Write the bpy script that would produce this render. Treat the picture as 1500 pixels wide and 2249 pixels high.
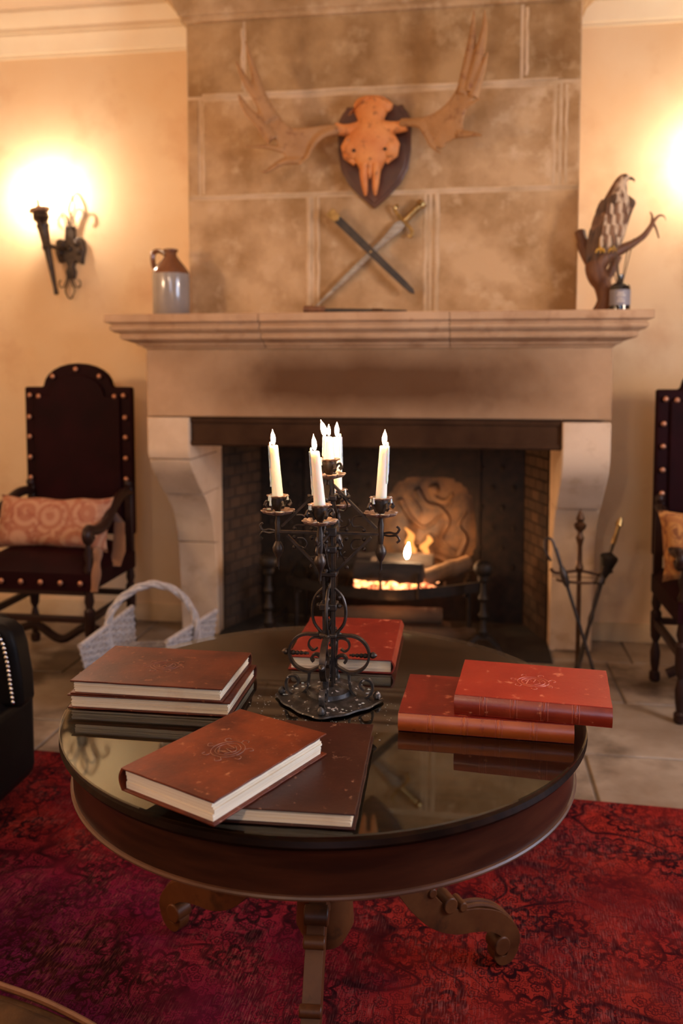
import bpy, bmesh, math, random
from mathutils import Vector, Matrix, Euler, noise
for o in list(bpy.data.objects): bpy.data.objects.remove(o)
SC = bpy.context.scene; COL = SC.collection
R = math.radians; PI = math.pi; rnd = random.Random(7)

# ------------------------------------------------------------------ camera
cam = bpy.data.cameras.new('camera'); co = bpy.data.objects.new('camera', cam); COL.objects.link(co)
co.location = (0, 0, 1.48); co.rotation_euler = (R(90 - 4.3), 0, R(8.5))
cam.sensor_fit = 'VERTICAL'; cam.sensor_height = 36; cam.sensor_width = 24
cam.lens = 1900 / 2249 * 36
cam.shift_y = -(1124.5 - 953) / 2249
cam.dof.use_dof = True; cam.dof.focus_distance = 1.72; cam.dof.aperture_fstop = 2.7
cam.clip_start = .02
SC.camera = co
# ------------------------------------------------------------------ world, exposure, daylight
w = bpy.data.worlds.new('world'); SC.world = w; w.use_nodes = True
w.node_tree.nodes['Background'].inputs[0].default_value = (.42, .58, 1, 1)
w.node_tree.nodes['Background'].inputs[1].default_value = 1.2
vs = SC.view_settings; vs.view_transform = 'Standard'; vs.look = 'None'; vs.gamma = 1; vs.exposure = 0.98
vs.use_curve_mapping = False
SC.cycles.max_bounces = 7; SC.cycles.diffuse_bounces = 3; SC.cycles.glossy_bounces = 4
SC.cycles.transparent_max_bounces = 8; SC.cycles.sample_clamp_indirect = 4
SC.cycles.caustics_reflective = False; SC.cycles.caustics_refractive = False

def area_light(name, loc, rot, sx, sy, power, col):
    l = bpy.data.lights.new(name, 'AREA'); l.shape = 'RECTANGLE'; l.size = sx; l.size_y = sy
    l.energy = power; l.color = col
    o = bpy.data.objects.new(name, l); o.location = loc; o.rotation_euler = rot; COL.objects.link(o); return o
area_light('window_daylight', (2.75, 1.75, 1.75), (0, R(90), 0), 1.5, 1.3, 52, (.62, .75, 1))
area_light('window_daylight', (.55, -2.65, 1.9), (R(90), 0, 0), 1.2, 1.5, 16, (.72, .82, 1))
WARM = (1, .60, .30)
SCONCE_L = 680.0     # emission of the sconce bulbs
FLAME_L = 200.0
FILL_LAMP_L = 60.0  # emission of the added, unseen fill lamps

# ------------------------------------------------------------------ helpers
def mapr(nt, v, a, b, c, d):
    n = nt.nodes.new('ShaderNodeMapRange'); nt.links.new(v, n.inputs[0])
    for i, x in zip((1, 2, 3, 4), (a, b, c, d)): n.inputs[i].default_value = x
    return n.outputs[0]
def rgb(c): return (c[0], c[1], c[2], 1)
def coords(nt, scale=(1, 1, 1), obj=True):
    t = nt.nodes.new('ShaderNodeTexCoord'); m = nt.nodes.new('ShaderNodeMapping')
    nt.links.new(t.outputs['Object' if obj else 'Generated'], m.inputs[0]); m.inputs[3].default_value = scale
    return m.outputs[0]
def noisef(nt, vec, scale, detail=5, rough=.6, dist=0):
    n = nt.nodes.new('ShaderNodeTexNoise'); nt.links.new(vec, n.inputs['Vector'])
    n.inputs['Scale'].default_value = scale; n.inputs['Detail'].default_value = detail
    n.inputs['Roughness'].default_value = rough; n.inputs['Distortion'].default_value = dist
    return n.outputs[0]
def mixc(nt, f, a, b, mode='MIX'):
    m = nt.nodes.new('ShaderNodeMix'); m.data_type = 'RGBA'; m.blend_type = mode
    for s, i in ((f, 0), (a, 6), (b, 7)):
        if isinstance(s, (tuple, list)): m.inputs[i].default_value = rgb(s)
        elif isinstance(s, (int, float)): m.inputs[i].default_value = s
        else: nt.links.new(s, m.inputs[i])
    return m.outputs[2]
def mth(nt, op, a, b=None, c=None):
    m = nt.nodes.new('ShaderNodeMath'); m.operation = op
    for i, s in enumerate((a, b, c)):
        if s is None: continue
        if isinstance(s, (int, float)): m.inputs[i].default_value = s
        else: nt.links.new(s, m.inputs[i])
    return m.outputs[0]
def base(name):
    m = bpy.data.materials.new(name); m.use_nodes = True; nt = m.node_tree
    return m, nt, nt.nodes['Principled BSDF']
def bump(nt, bs, h, strength, dist=.01):
    b = nt.nodes.new('ShaderNodeBump'); b.inputs['Strength'].default_value = strength
    b.inputs['Distance'].default_value = dist; nt.links.new(h, b.inputs['Height'])
    nt.links.new(b.outputs[0], bs.inputs['Normal'])
def mat(name, c1, c2=None, scale=5, detail=6, lo=.35, hi=.65, rough=.6, metal=0, bmp=0, bscale=40, stretch=(1, 1, 1),
        c3=None, s3=30, lo3=.6, hi3=.7, spec=.5, coat=0, sss=0, rv=0, dist=0, bdist=.005, sheen=0):
    m, nt, bs = base(name)
    v = coords(nt, stretch)
    bs.inputs['Base Color'].default_value = rgb(c1)
    out = None
    if c2:
        f = mapr(nt, noisef(nt, v, scale, detail, dist=dist), lo, hi, 0, 1); out = mixc(nt, f, c1, c2)
    if c3:
        f3 = mapr(nt, noisef(nt, v, s3, 5), lo3, hi3, 0, 1); out = mixc(nt, f3, out if out else c1, c3)
    if rv:
        oi = nt.nodes.new('ShaderNodeObjectInfo')
        f = mapr(nt, oi.outputs['Random'], 0, 1, 1 - rv, 1 + rv)
        hs = nt.nodes.new('ShaderNodeHueSaturation'); nt.links.new(f, hs.inputs['Value'])
        if out: nt.links.new(out, hs.inputs['Color'])
        else: hs.inputs['Color'].default_value = rgb(c1)
        out = hs.outputs[0]
    if out: nt.links.new(out, bs.inputs['Base Color'])
    bs.inputs['Roughness'].default_value = rough; bs.inputs['Metallic'].default_value = metal
    bs.inputs['Specular IOR Level'].default_value = spec
    bs.inputs['Coat Weight'].default_value = coat; bs.inputs['Coat Roughness'].default_value = .08
    bs.inputs['Sheen Weight'].default_value = sheen
    if sss:
        bs.inputs['Subsurface Weight'].default_value = sss; bs.inputs['Subsurface Radius'].default_value = (1, .55, .3)
        bs.inputs['Subsurface Scale'].default_value = .02
    if bmp: bump(nt, bs, noisef(nt, v, bscale, 6, .65), bmp, bdist)
    return m
def emis(name, c, s):
    m = bpy.data.materials.new(name); m.use_nodes = True; nt = m.node_tree; nt.nodes.clear()
    e = nt.nodes.new('ShaderNodeEmission'); e.inputs[0].default_value = rgb(c); e.inputs[1].default_value = s
    o = nt.nodes.new('ShaderNodeOutputMaterial'); nt.links.new(e.outputs[0], o.inputs[0]); return m

def frames(path, closed=False):
    P = [Vector(p) for p in path]; n = len(P); T = []
    for i in range(n):
        a = P[i - 1] if (i > 0 or closed) else P[i]; b = P[(i + 1) % n] if (i < n - 1 or closed) else P[i]
        t = b - a; T.append(t.normalized() if t.length > 1e-9 else Vector((0, 0, 1)))
    N = T[0].orthogonal().normalized(); out = []
    for i in range(n):
        N = (N - T[i] * N.dot(T[i]))
        N = N.normalized() if N.length > 1e-6 else T[i].orthogonal().normalized()
        out.append((P[i], T[i], N, T[i].cross(N)))
    return out
class MB:
    def __init__(s, M=None): s.v = []; s.f = []; s.M = M
    def add(s, vs_, fs, M=None):
        k = len(s.v)
        for p in vs_:
            p = Vector(p)
            if M: p = M @ p
            if s.M: p = s.M @ p
            s.v.append(p)
        s.f += [tuple(k + i for i in f) for f in fs]; return s
    def box(s, x0, x1, y0, y1, z0, z1, M=None):
        return s.add([(x0, y0, z0), (x1, y0, z0), (x1, y1, z0), (x0, y1, z0), (x0, y0, z1), (x1, y0, z1), (x1, y1, z1), (x0, y1, z1)],
                     [(0, 3, 2, 1), (4, 5, 6, 7), (0, 1, 5, 4), (1, 2, 6, 5), (2, 3, 7, 6), (3, 0, 4, 7)], M)
    def tube(s, path, r, n=8, closed=False, M=None, fx=1.0, twist=0):
        fr = frames(path, closed); vs_ = []; fs = []; m = len(fr)
        for i, (p, t, a, b) in enumerate(fr):
            ri = r[i] if isinstance(r, (list, tuple)) else r
            for k in range(n):
                an = 2 * PI * k / n + twist * i; vs_.append(p + a * math.cos(an) * ri + b * math.sin(an) * ri * fx)
        for i in range(m if closed else m - 1):
            j = (i + 1) % m
            for k in range(n):
                l = (k + 1) % n; fs.append((i * n + k, i * n + l, j * n + l, j * n + k))
        if not closed: fs += [tuple(range(n - 1, -1, -1)), tuple((m - 1) * n + k for k in range(n))]
        return s.add(vs_, fs, M)
    def bar(s, path, wdt, thk, side, M=None, closed=False):     # rectangular section; side = width direction; wdt may be list
        P = [Vector(p) for p in path]; side = Vector(side).normalized(); vs_ = []; fs = []; m = len(P)
        for i in range(m):
            a = P[max(i - 1, 0)]; b = P[min(i + 1, m - 1)]; t = (b - a).normalized(); u = side.cross(t).normalized()
            wi = (wdt[i] if isinstance(wdt, (list, tuple)) else wdt) / 2; ti = (thk[i] if isinstance(thk, (list, tuple)) else thk) / 2
            for sx, sy in ((-1, -1), (1, -1), (1, 1), (-1, 1)): vs_.append(P[i] + side * sx * wi + u * sy * ti)
        for i in range(m - 1):
            for k in range(4):
                l = (k + 1) % 4; fs.append((i * 4 + k, i * 4 + l, i * 4 + 4 + l, i * 4 + 4 + k))
        fs += [(3, 2, 1, 0), tuple((m - 1) * 4 + k for k in range(4))]
        return s.add(vs_, fs, M)
    def lathe(s, prof, n=24, M=None, mod=None):                # prof (r,z) bottom to top
        vs_ = []; fs = []; m = len(prof)
        for (r, z) in prof:
            for k in range(n):
                a = 2 * PI * k / n; rr = r * (mod(a, z, r) if mod else 1); vs_.append((rr * math.cos(a), rr * math.sin(a), z))
        for i in range(m - 1):
            for k in range(n):
                l = (k + 1) % n; fs.append((i * n + k, i * n + l, i * n + n + l, i * n + n + k))
        fs += [tuple(range(n - 1, -1, -1)), tuple((m - 1) * n + k for k in range(n))]
        return s.add(vs_, fs, M)
    def prism(s, out, h0, h1, M=None):                          # outline in XY extruded along Z
        n = len(out); vs_ = [(x, y, h0) for x, y in out] + [(x, y, h1) for x, y in out]
        fs = [tuple(range(n - 1, -1, -1)), tuple(range(n, 2 * n))] + [(k, (k + 1) % n, n + (k + 1) % n, n + k) for k in range(n)]
        return s.add(vs_, fs, M)
    def ball(s, c, r, n=10, sc=(1, 1, 1), M=None):
        m = max(4, n // 2); prof = [(max(1e-5, math.sin(PI * i / m)) * r, -math.cos(PI * i / m) * r) for i in range(m + 1)]
        T = Matrix.Translation(Vector(c)) @ Matrix.Diagonal((*sc, 1))
        return s.lathe(prof, n, (M @ T) if M else T)
    def loft(s, secs, n=16, M=None):                            # secs: (center, a vec, b vec)
        vs_ = []; fs = []; m = len(secs)
        for c, a, b in secs:
            c, a, b = Vector(c), Vector(a), Vector(b)
            for k in range(n):
                t = 2 * PI * k / n; vs_.append(c + a * math.cos(t) + b * math.sin(t))
        for i in range(m - 1):
            for k in range(n):
                l = (k + 1) % n; fs.append((i * n + k, i * n + l, i * n + n + l, i * n + n + k))
        fs += [tuple(range(n - 1, -1, -1)), tuple((m - 1) * n + k for k in range(n))]
        return s.add(vs_, fs, M)
    def mesh(s, name, m, smooth=30, off=None):
        me = bpy.data.meshes.new(name)
        vv = [(v - off) if off is not None else v for v in s.v]
        me.from_pydata([tuple(v) for v in vv], [], s.f)
        bm = bmesh.new(); bm.from_mesh(me); bmesh.ops.recalc_face_normals(bm, faces=bm.faces); bm.to_mesh(me); bm.free()
        if smooth:
            me.polygons.foreach_set('use_smooth', [True] * len(me.polygons)); me.set_sharp_from_angle(angle=R(smooth))
        me.materials.append(m); return me
    def build(s, name, m, parent=None, smooth=35, bev=0, seg=2, world=False, sub=0):
        off = None
        if world and parent:
            off = Vector((0, 0, 0)); q_ = parent
            while q_: off = off + q_.location; q_ = q_.parent
        o = bpy.data.objects.new(name, s.mesh(name, m, smooth, off)); COL.objects.link(o)
        if parent: o.parent = parent
        if bev:
            b = o.modifiers.new('bevel', 'BEVEL'); b.width = bev; b.segments = seg; b.limit_method = 'ANGLE'; b.angle_limit = R(40)
        if sub:
            q = o.modifiers.new('sub', 'SUBSURF'); q.levels = sub; q.render_levels = sub
        return o
def tag(o, label=None, cat=None, group=None, kind=None):
    if label: o['label'] = label
    if cat: o['category'] = cat
    if group: o['group'] = group
    if kind: o['kind'] = kind
    return o
def thing(name, label, cat, loc=(0, 0, 0), rz=0, group=None):
    o = bpy.data.objects.new(name, None); COL.objects.link(o); o.location = loc; o.rotation_euler = (0, 0, rz)
    o.empty_display_size = .05; return tag(o, label, cat, group)
def copy_tree(o, parent=None):
    c = o.copy(); COL.objects.link(c); c.parent = parent
    for ch in list(o.children): copy_tree(ch, c)
    return c
def inst(name, src, parent, loc, rot=(0, 0, 0), sc=(1, 1, 1)):
    o = bpy.data.objects.new(name, src); COL.objects.link(o); o.parent = parent
    o.location = loc; o.rotation_euler = rot; o.scale = sc; return o
def struct(o): o['kind'] = 'structure'; return o
def mold(path, prof, m=None):      # path: XY list (outward = right-hand normal), prof: closed (d,z) polygon
    mb = m or MB(); P = [Vector((*p, 0)) for p in path]; n = len(P); secs = []
    for i in range(n):
        ns = []
        if i > 0: t = (P[i] - P[i - 1]).normalized(); ns.append(Vector((t.y, -t.x, 0)))
        if i < n - 1: t = (P[i + 1] - P[i]).normalized(); ns.append(Vector((t.y, -t.x, 0)))
        if len(ns) == 1: nn = ns[0]
        else:
            nn = (ns[0] + ns[1]).normalized(); nn = nn / nn.dot(ns[0])
        secs.append([P[i] + nn * d + Vector((0, 0, z)) for d, z in prof])
    k = len(prof); vs_ = [v for s_ in secs for v in s_]; fs = []
    for i in range(n - 1):
        for j in range(k): l = (j + 1) % k; fs.append((i * k + j, i * k + l, i * k + k + l, i * k + k + j))
    fs += [tuple(range(k)), tuple((n - 1) * k + j for j in range(k - 1, -1, -1))]
    mb.add(vs_, fs); return mb
def T(x, y, z): return Matrix.Translation((x, y, z))
def Rz(a): return Matrix.Rotation(a, 4, 'Z')
def Rx(a): return Matrix.Rotation(a, 4, 'X')
def Ry(a): return Matrix.Rotation(a, 4, 'Y')
def spiral(cx, cz, r0, r1, a0, a1, n=14):
    return [(cx + (r0 + (r1 - r0) * i / n) * math.cos(a0 + (a1 - a0) * i / n), cz + (r0 + (r1 - r0) * i / n) * math.sin(a0 + (a1 - a0) * i / n)) for i in range(n + 1)]
def smoothpath(pts, k=4):
    P = [Vector(p) for p in pts]; out = []
    for i in range(len(P) - 1):
        p0 = P[max(i - 1, 0)]; p1 = P[i]; p2 = P[i + 1]; p3 = P[min(i + 2, len(P) - 1)]
        for j in range(k):
            t = j / k
            out.append(.5 * ((2 * p1) + (p2 - p0) * t + (2 * p0 - 5 * p1 + 4 * p2 - p3) * t * t + (3 * p1 - p0 - 3 * p2 + p3) * t ** 3))
    out.append(P[-1]); return out
def interp(tab, x):
    for (a, b), (c, d) in zip(tab, tab[1:]):
        if (a <= x <= c) or (c <= x <= a): return b + (d - b) * (x - a) / (c - a)
    return tab[0][1] if abs(x - tab[0][0]) < abs(x - tab[-1][0]) else tab[-1][1]

# ------------------------------------------------------------------ materials
M = {}
M['plaster'] = mat('plaster', (.76, .51, .28), (.82, .61, .38), 1.6, 5, .3, .7, rough=.85, c3=(.62, .36, .19), s3=2.3, lo3=.52, hi3=.8, bmp=.15, bscale=12)
M['cornice'] = mat('cornice_plaster', (.80, .66, .46), (.76, .58, .38), 2, 5, rough=.8)
M['ceiling'] = mat('ceiling_plaster', (.78, .60, .42), (.72, .54, .37), 1.3, 5, rough=.9)
def stone(name, c1, c2, c3, rv=.06, sc=3.2):
    return mat(name, c1, c2, sc, 8, .38, .62, rough=.88, c3=c3, s3=9, lo3=.55, hi3=.75, bmp=.35, bscale=24, rv=rv, bdist=.006, spec=.25)
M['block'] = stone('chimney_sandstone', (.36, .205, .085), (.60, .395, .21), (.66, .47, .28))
M['block_dim'] = stone('chimney_sandstone_dim', (.27, .145, .055), (.46, .285, .13), (.52, .35, .18))  # darker copy for the top course, upper breast's dimmer light put into colour
M['mortar'] = mat('lime_mortar', (.70, .50, .31), (.52, .35, .19), 6, 6, rough=.95, bmp=.4, bscale=40)
M['mantel'] = stone('mantel_limestone', (.46, .27, .145), (.58, .37, .215), (.36, .19, .095), .03)
M['jamb'] = stone('jamb_limestone', (.58, .41, .27), (.70, .52, .36), (.49, .32, .19), .05)
M['flag'] = mat('flagstone', (.19, .13, .085), (.35, .275, .205), 2.6, 8, .35, .65, rough=.5, c3=(.06, .035, .018), s3=2.1, lo3=.46, hi3=.62, bmp=.3, bscale=14, rv=.18)
M['joint'] = mat('floor_joint', (.12, .085, .055), (.17, .12, .08), 9, rough=.9)
M['skirt'] = mat('skirting_stone', (.62, .46, .28), (.52, .36, .20), 3, rough=.8)
M['soot'] = mat('sooty_brick', (.025, .014, .008), (.07, .036, .017), 4, 6, rough=.95, bmp=.5, bscale=30, rv=.25)
M['sootd'] = mat('soot_black', (.012, .009, .007), (.03, .02, .014), 5, rough=.9, bmp=.3)
M['iron'] = mat('wrought_iron', (.035, .027, .023), (.085, .06, .045), 45, 6, rough=.42, metal=.75, bmp=.35, bscale=90, bdist=.001)
M['ironw'] = mat('iron_waxed', (.022, .018, .016), (.06, .05, .045), 60, 8, .45, .6, rough=.45, metal=.3, c3=(.50, .45, .42), s3=75, lo3=.61, hi3=.65, bmp=.6, bscale=120, bdist=.001)
M['petal'] = mat('iron_petal', (.26, .15, .10), (.42, .28, .20), 60, 6, rough=.45, metal=.5, bmp=.4, bscale=150, bdist=.001)
M['cast'] = mat('cast_iron', (.010, .007, .005), (.026, .015, .009), 20, 6, rough=.55, metal=.2, spec=.3, bmp=.4, bscale=60, bdist=.002)
M['relief'] = mat('firelit_cast_relief', (.035, .017, .008), (.15, .075, .028), 7, 6, .40, .62, rough=.6, bmp=.4)  # firelight on the relief put into a warmer, lighter iron colour
M['logu'] = mat('stored_log', (.07, .038, .018), (.035, .018, .009), 12, 8, rough=.9, bmp=.8, stretch=(.3, 1, 1))
M['beam'] = mat('sooted_iron_beam', (.035, .015, .007), (.06, .028, .013), 6, rough=.85, spec=.1, bmp=.3)
M['wax'] = mat('candle_wax', (.93, .86, .72), None, rough=.45, sss=.9)
M['wick'] = mat('wick', (.02, .015, .012), rough=.9)
M['brass'] = mat('brass', (.55, .36, .14), (.32, .20, .07), 40, rough=.32, metal=.9)
M['steel'] = mat('worn_steel', (.42, .38, .33), (.22, .17, .13), 18, 8, rough=.42, metal=.8, stretch=(1, 1, 4))
M['scab'] = mat('black_scabbard', (.025, .019, .015), (.06, .042, .028), 16, rough=.5, bmp=.2)
M['shield'] = mat('shield_wood', (.085, .028, .014), (.13, .045, .02), 12, rough=.38, stretch=(1, 6, 1), coat=.3)
M['bone'] = mat('skull_bone', (.62, .185, .04), (.80, .33, .095), 9, 8, .3, .7, rough=.6, c3=(.22, .07, .022), s3=22, lo3=.56, hi3=.72, bmp=.5, bscale=34)
M['antler'] = mat('antler', (.36, .165, .05), (.47, .24, .09), 10, 8, .3, .7, rough=.6, c3=(.24, .09, .03), s3=26, lo3=.55, hi3=.72, bmp=.6, bscale=60, stretch=(1, 1, 1))
M['antlerd'] = mat('antler_tine', (.30, .13, .06), (.46, .25, .13), 12, 8, rough=.55, bmp=.5, bscale=60)
M['jug'] = mat('grey_stoneware', (.34, .29, .25), (.27, .23, .20), 7, rough=.18, coat=.6)
M['jugtop'] = mat('brown_glaze', (.20, .065, .02), (.14, .045, .015), 9, rough=.2, coat=.6)
M['rope'] = mat('white_cord', (.75, .66, .55), rough=.8)
M['ftr1'] = mat('feather_dark', (.05, .025, .013), (.15, .075, .036), 40, 6, rough=.7, stretch=(1, 1, .3))
M['ftr2'] = mat('feather_brown', (.13, .055, .022), (.30, .15, .07), 30, 6, rough=.7, stretch=(1, 1, .35))
M['ftr3'] = mat('feather_cream', (.62, .45, .29), (.16, .07, .03), 26, 5, .5, .62, rough=.75, stretch=(1, 1, .3))
M['hawkleg'] = mat('yellow_leg', (.72, .40, .05), rough=.5)
M['driftwood'] = mat('branch_wood', (.11, .038, .014), (.22, .09, .035), 14, 8, rough=.55, bmp=.5, bscale=30, stretch=(2, 2, .6))
M['bottle'] = mat('dark_glass', (.012, .011, .011), rough=.08, coat=.5)
M['reed'] = mat('reed', (.10, .055, .03), rough=.7)
M['leatherb'] = mat('book_brown', (.060, .011, .006), (.13, .028, .012), 10, 8, .38, .62, rough=.38, c3=(.34, .12, .055), s3=60, lo3=.62, hi3=.76, bmp=.4, bscale=110, spec=.22, bdist=.001)
M['leatherbr'] = mat('book_russet', (.070, .010, .004), (.185, .032, .008), 9, 8, .36, .62, rough=.38, c3=(.42, .16, .075), s3=60, lo3=.62, hi3=.76, bmp=.4, bscale=110, spec=.22, bdist=.001)
M['leatherd'] = mat('book_dark', (.030, .007, .005), (.055, .014, .007), 9, 8, .3, .7, rough=.34, c3=(.26, .12, .07), s3=55, lo3=.64, hi3=.72, bmp=.3, bscale=110, spec=.22, bdist=.001)
M['leatherr'] = mat('book_red', (.27, .013, .006), (.36, .028, .010), 9, 8, .3, .7, rough=.36, c3=(.60, .16, .08), s3=40, lo3=.61, hi3=.73, spec=.35, bmp=.35, bscale=110, bdist=.001)
M['leatherr2'] = mat('book_deep_red', (.15, .009, .005), (.24, .019, .009), 9, 8, .3, .7, rough=.34, c3=(.55, .15, .08), s3=36, lo3=.60, hi3=.72, spec=.35, bmp=.35, bscale=110, bdist=.001)
M['spineo'] = mat('spine_tan', (.38, .062, .009), (.50, .10, .016), 14, 8, rough=.36, c3=(.28, .04, .01), s3=50, lo3=.62, hi3=.7, bmp=.3, bscale=90, bdist=.001)
M['spiner'] = mat('spine_red', (.22, .018, .007), (.32, .04, .013), 14, 8, rough=.32, c3=(.62, .22, .10), s3=50, lo3=.64, hi3=.72, bmp=.3, bscale=90, bdist=.001)
M['emb'] = mat('emblem_leather', (.26, .09, .045), (.12, .035, .018), 60, rough=.5)
M['embr'] = mat('emblem_red', (.58, .15, .075), (.40, .06, .03), 60, rough=.5)
M['tablew'] = mat('table_mahogany', (.008, .003, .0016), (.020, .007, .003), 6, 8, rough=.4, stretch=(1, 9, 1), spec=.06)
M['apron'] = mat('apron_mahogany', (.030, .008, .004), (.062, .017, .007), 5, 8, rough=.36, stretch=(1, 1, 7), spec=.2, c3=(.02, .007, .004), s3=3, lo3=.55, hi3=.75)
M['legw'] = mat('leg_walnut', (.075, .020, .006), (.13, .042, .012), 9, 8, rough=.45, spec=.2, c3=(.035, .014, .006), s3=14, lo3=.55, hi3=.72)
M['bead'] = mat('bead_wood', (.13, .05, .022), (.08, .03, .014), 9, rough=.45, spec=.4)
M['chairw'] = mat('chair_walnut', (.018, .007, .005), (.026, .010, .007), 14, rough=.38, spec=.2)
M['chairl'] = mat('oxblood_leather', (.009, .0009, .0015), (.017, .0015, .0024), 5, 6, spec=.08, rough=.6, bmp=.2, bscale=60)
M['nail'] = mat('brass_nail', (.42, .19, .11), rough=.4, metal=.85)
M['wicker'] = mat('whitewashed_wicker', (.32, .28, .27), (.50, .45, .43), 70, rough=.75)
M['black_leather'] = mat('black_leather', (.004, .003, .003), (.007, .005, .0045), 8, rough=.5, spec=.1, bmp=.3, bscale=120, bdist=.001)
M['silver'] = mat('nickel_nail', (.7, .66, .62), rough=.25, metal=1)
M['tan'] = mat('tan_leather', (.030, .012, .004), (.10, .044, .014), 9, 6, .35, .65, spec=.12, rough=.6, c3=(.05, .02, .008), s3=13, lo3=.52, hi3=.7, bmp=.3, bscale=60)
M['tanp'] = mat('tan_piping', (.22, .085, .035), (.15, .055, .022), 30, rough=.5)
M['log'] = mat('charred_log', (.012, .009, .008), (.045, .028, .018), 14, 8, rough=.9, bmp=.8, bscale=30, stretch=(.3, 1, 1))
M['logl'] = mat('split_log', (.20, .11, .05), (.09, .045, .02), 12, 8, rough=.85, bmp=.8, bscale=26, stretch=(1, 1, .3))
M['ash'] = mat('ash', (.20, .17, .15), (.10, .08, .07), 20, rough=1, bmp=.6)
M['pole'] = mat('dark_bronze', (.10, .045, .018), (.055, .024, .011), 30, rough=.4, metal=.6)
M['winframe'] = mat('window_paint', (.55, .48, .40), rough=.6)
M['throat'] = mat('candle_tube', (.72, .55, .36), rough=.6)
M['bulb'] = emis('lit_bulb', (1, .84, .66), SCONCE_L)
M['flame'] = emis('flame', (1, .62, .32), FLAME_L)
M['flameb'] = emis('flame_base', (.25, .35, 1), 2.0)
M['lamp'] = emis('fill_lamp_glow', (1, .71, .45), FILL_LAMP_L)
M['lantern_fill'] = emis('fill_lantern_glow', (1, .72, .48), 80.0)
M['ember'] = None
def m_ember():
    m, nt, bs = base('ember'); v = coords(nt)
    f = mapr(nt, noisef(nt, v, 24, 4), .38, .62, 0, 1)
    bs.inputs['Base Color'].default_value = (.03, .015, .01, 1)
    nt.links.new(mixc(nt, f, (.7, .05, .01), (1, .42, .16)), bs.inputs['Emission Color'])
    nt.links.new(mapr(nt, f, 0, 1, .25, 3), bs.inputs['Emission Strength']); return m
M['ember'] = m_ember()
M['fireflame'] = emis('fire_flame', (1, .42, .10), 2.6)
def m_glass():
    m = bpy.data.materials.new('glass_sheet'); m.use_nodes = True; nt = m.node_tree; nt.nodes.clear()
    g = nt.nodes.new('ShaderNodeBsdfGlossy'); g.inputs['Roughness'].default_value = .015; g.inputs['Color'].default_value = (.93, .98, .93, 1)
    t = nt.nodes.new('ShaderNodeBsdfTransparent'); t.inputs[0].default_value = (.93, .97, .94, 1)
    fr = nt.nodes.new('ShaderNodeFresnel'); fr.inputs[0].default_value = 1.55
    mx = nt.nodes.new('ShaderNodeMixShader'); ge = nt.nodes.new('ShaderNodeNewGeometry')   # the sheet reflects once, at its outer face, with both faces' strength
    nt.links.new(mth(nt, 'MULTIPLY', mth(nt, 'MULTIPLY', fr.outputs[0], 1.3), mth(nt, 'SUBTRACT', 1.0, ge.outputs['Backfacing'])), mx.inputs[0])
    nt.links.new(t.outputs[0], mx.inputs[1]); nt.links.new(g.outputs[0], mx.inputs[2])
    o = nt.nodes.new('ShaderNodeOutputMaterial'); nt.links.new(mx.outputs[0], o.inputs[0]); return m
M['glass'] = m_glass()
def m_pages():
    m, nt, bs = base('page_block'); v = coords(nt, (1, 1, 1))
    s = noisef(nt, coords(nt, (3, 3, 900)), 1, 3); f = mapr(nt, s, .35, .65, 0, 1)
    c = mixc(nt, f, (.95, .82, .62), (.78, .60, .40))
    c = mixc(nt, mapr(nt, noisef(nt, v, 14, 5), .55, .75, 0, .6), c, (.72, .50, .30))
    nt.links.new(c, bs.inputs['Base Color']); bs.inputs['Roughness'].default_value = .85
    bump(nt, bs, s, .6, .002); return m
M['pages'] = m_pages()
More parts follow.
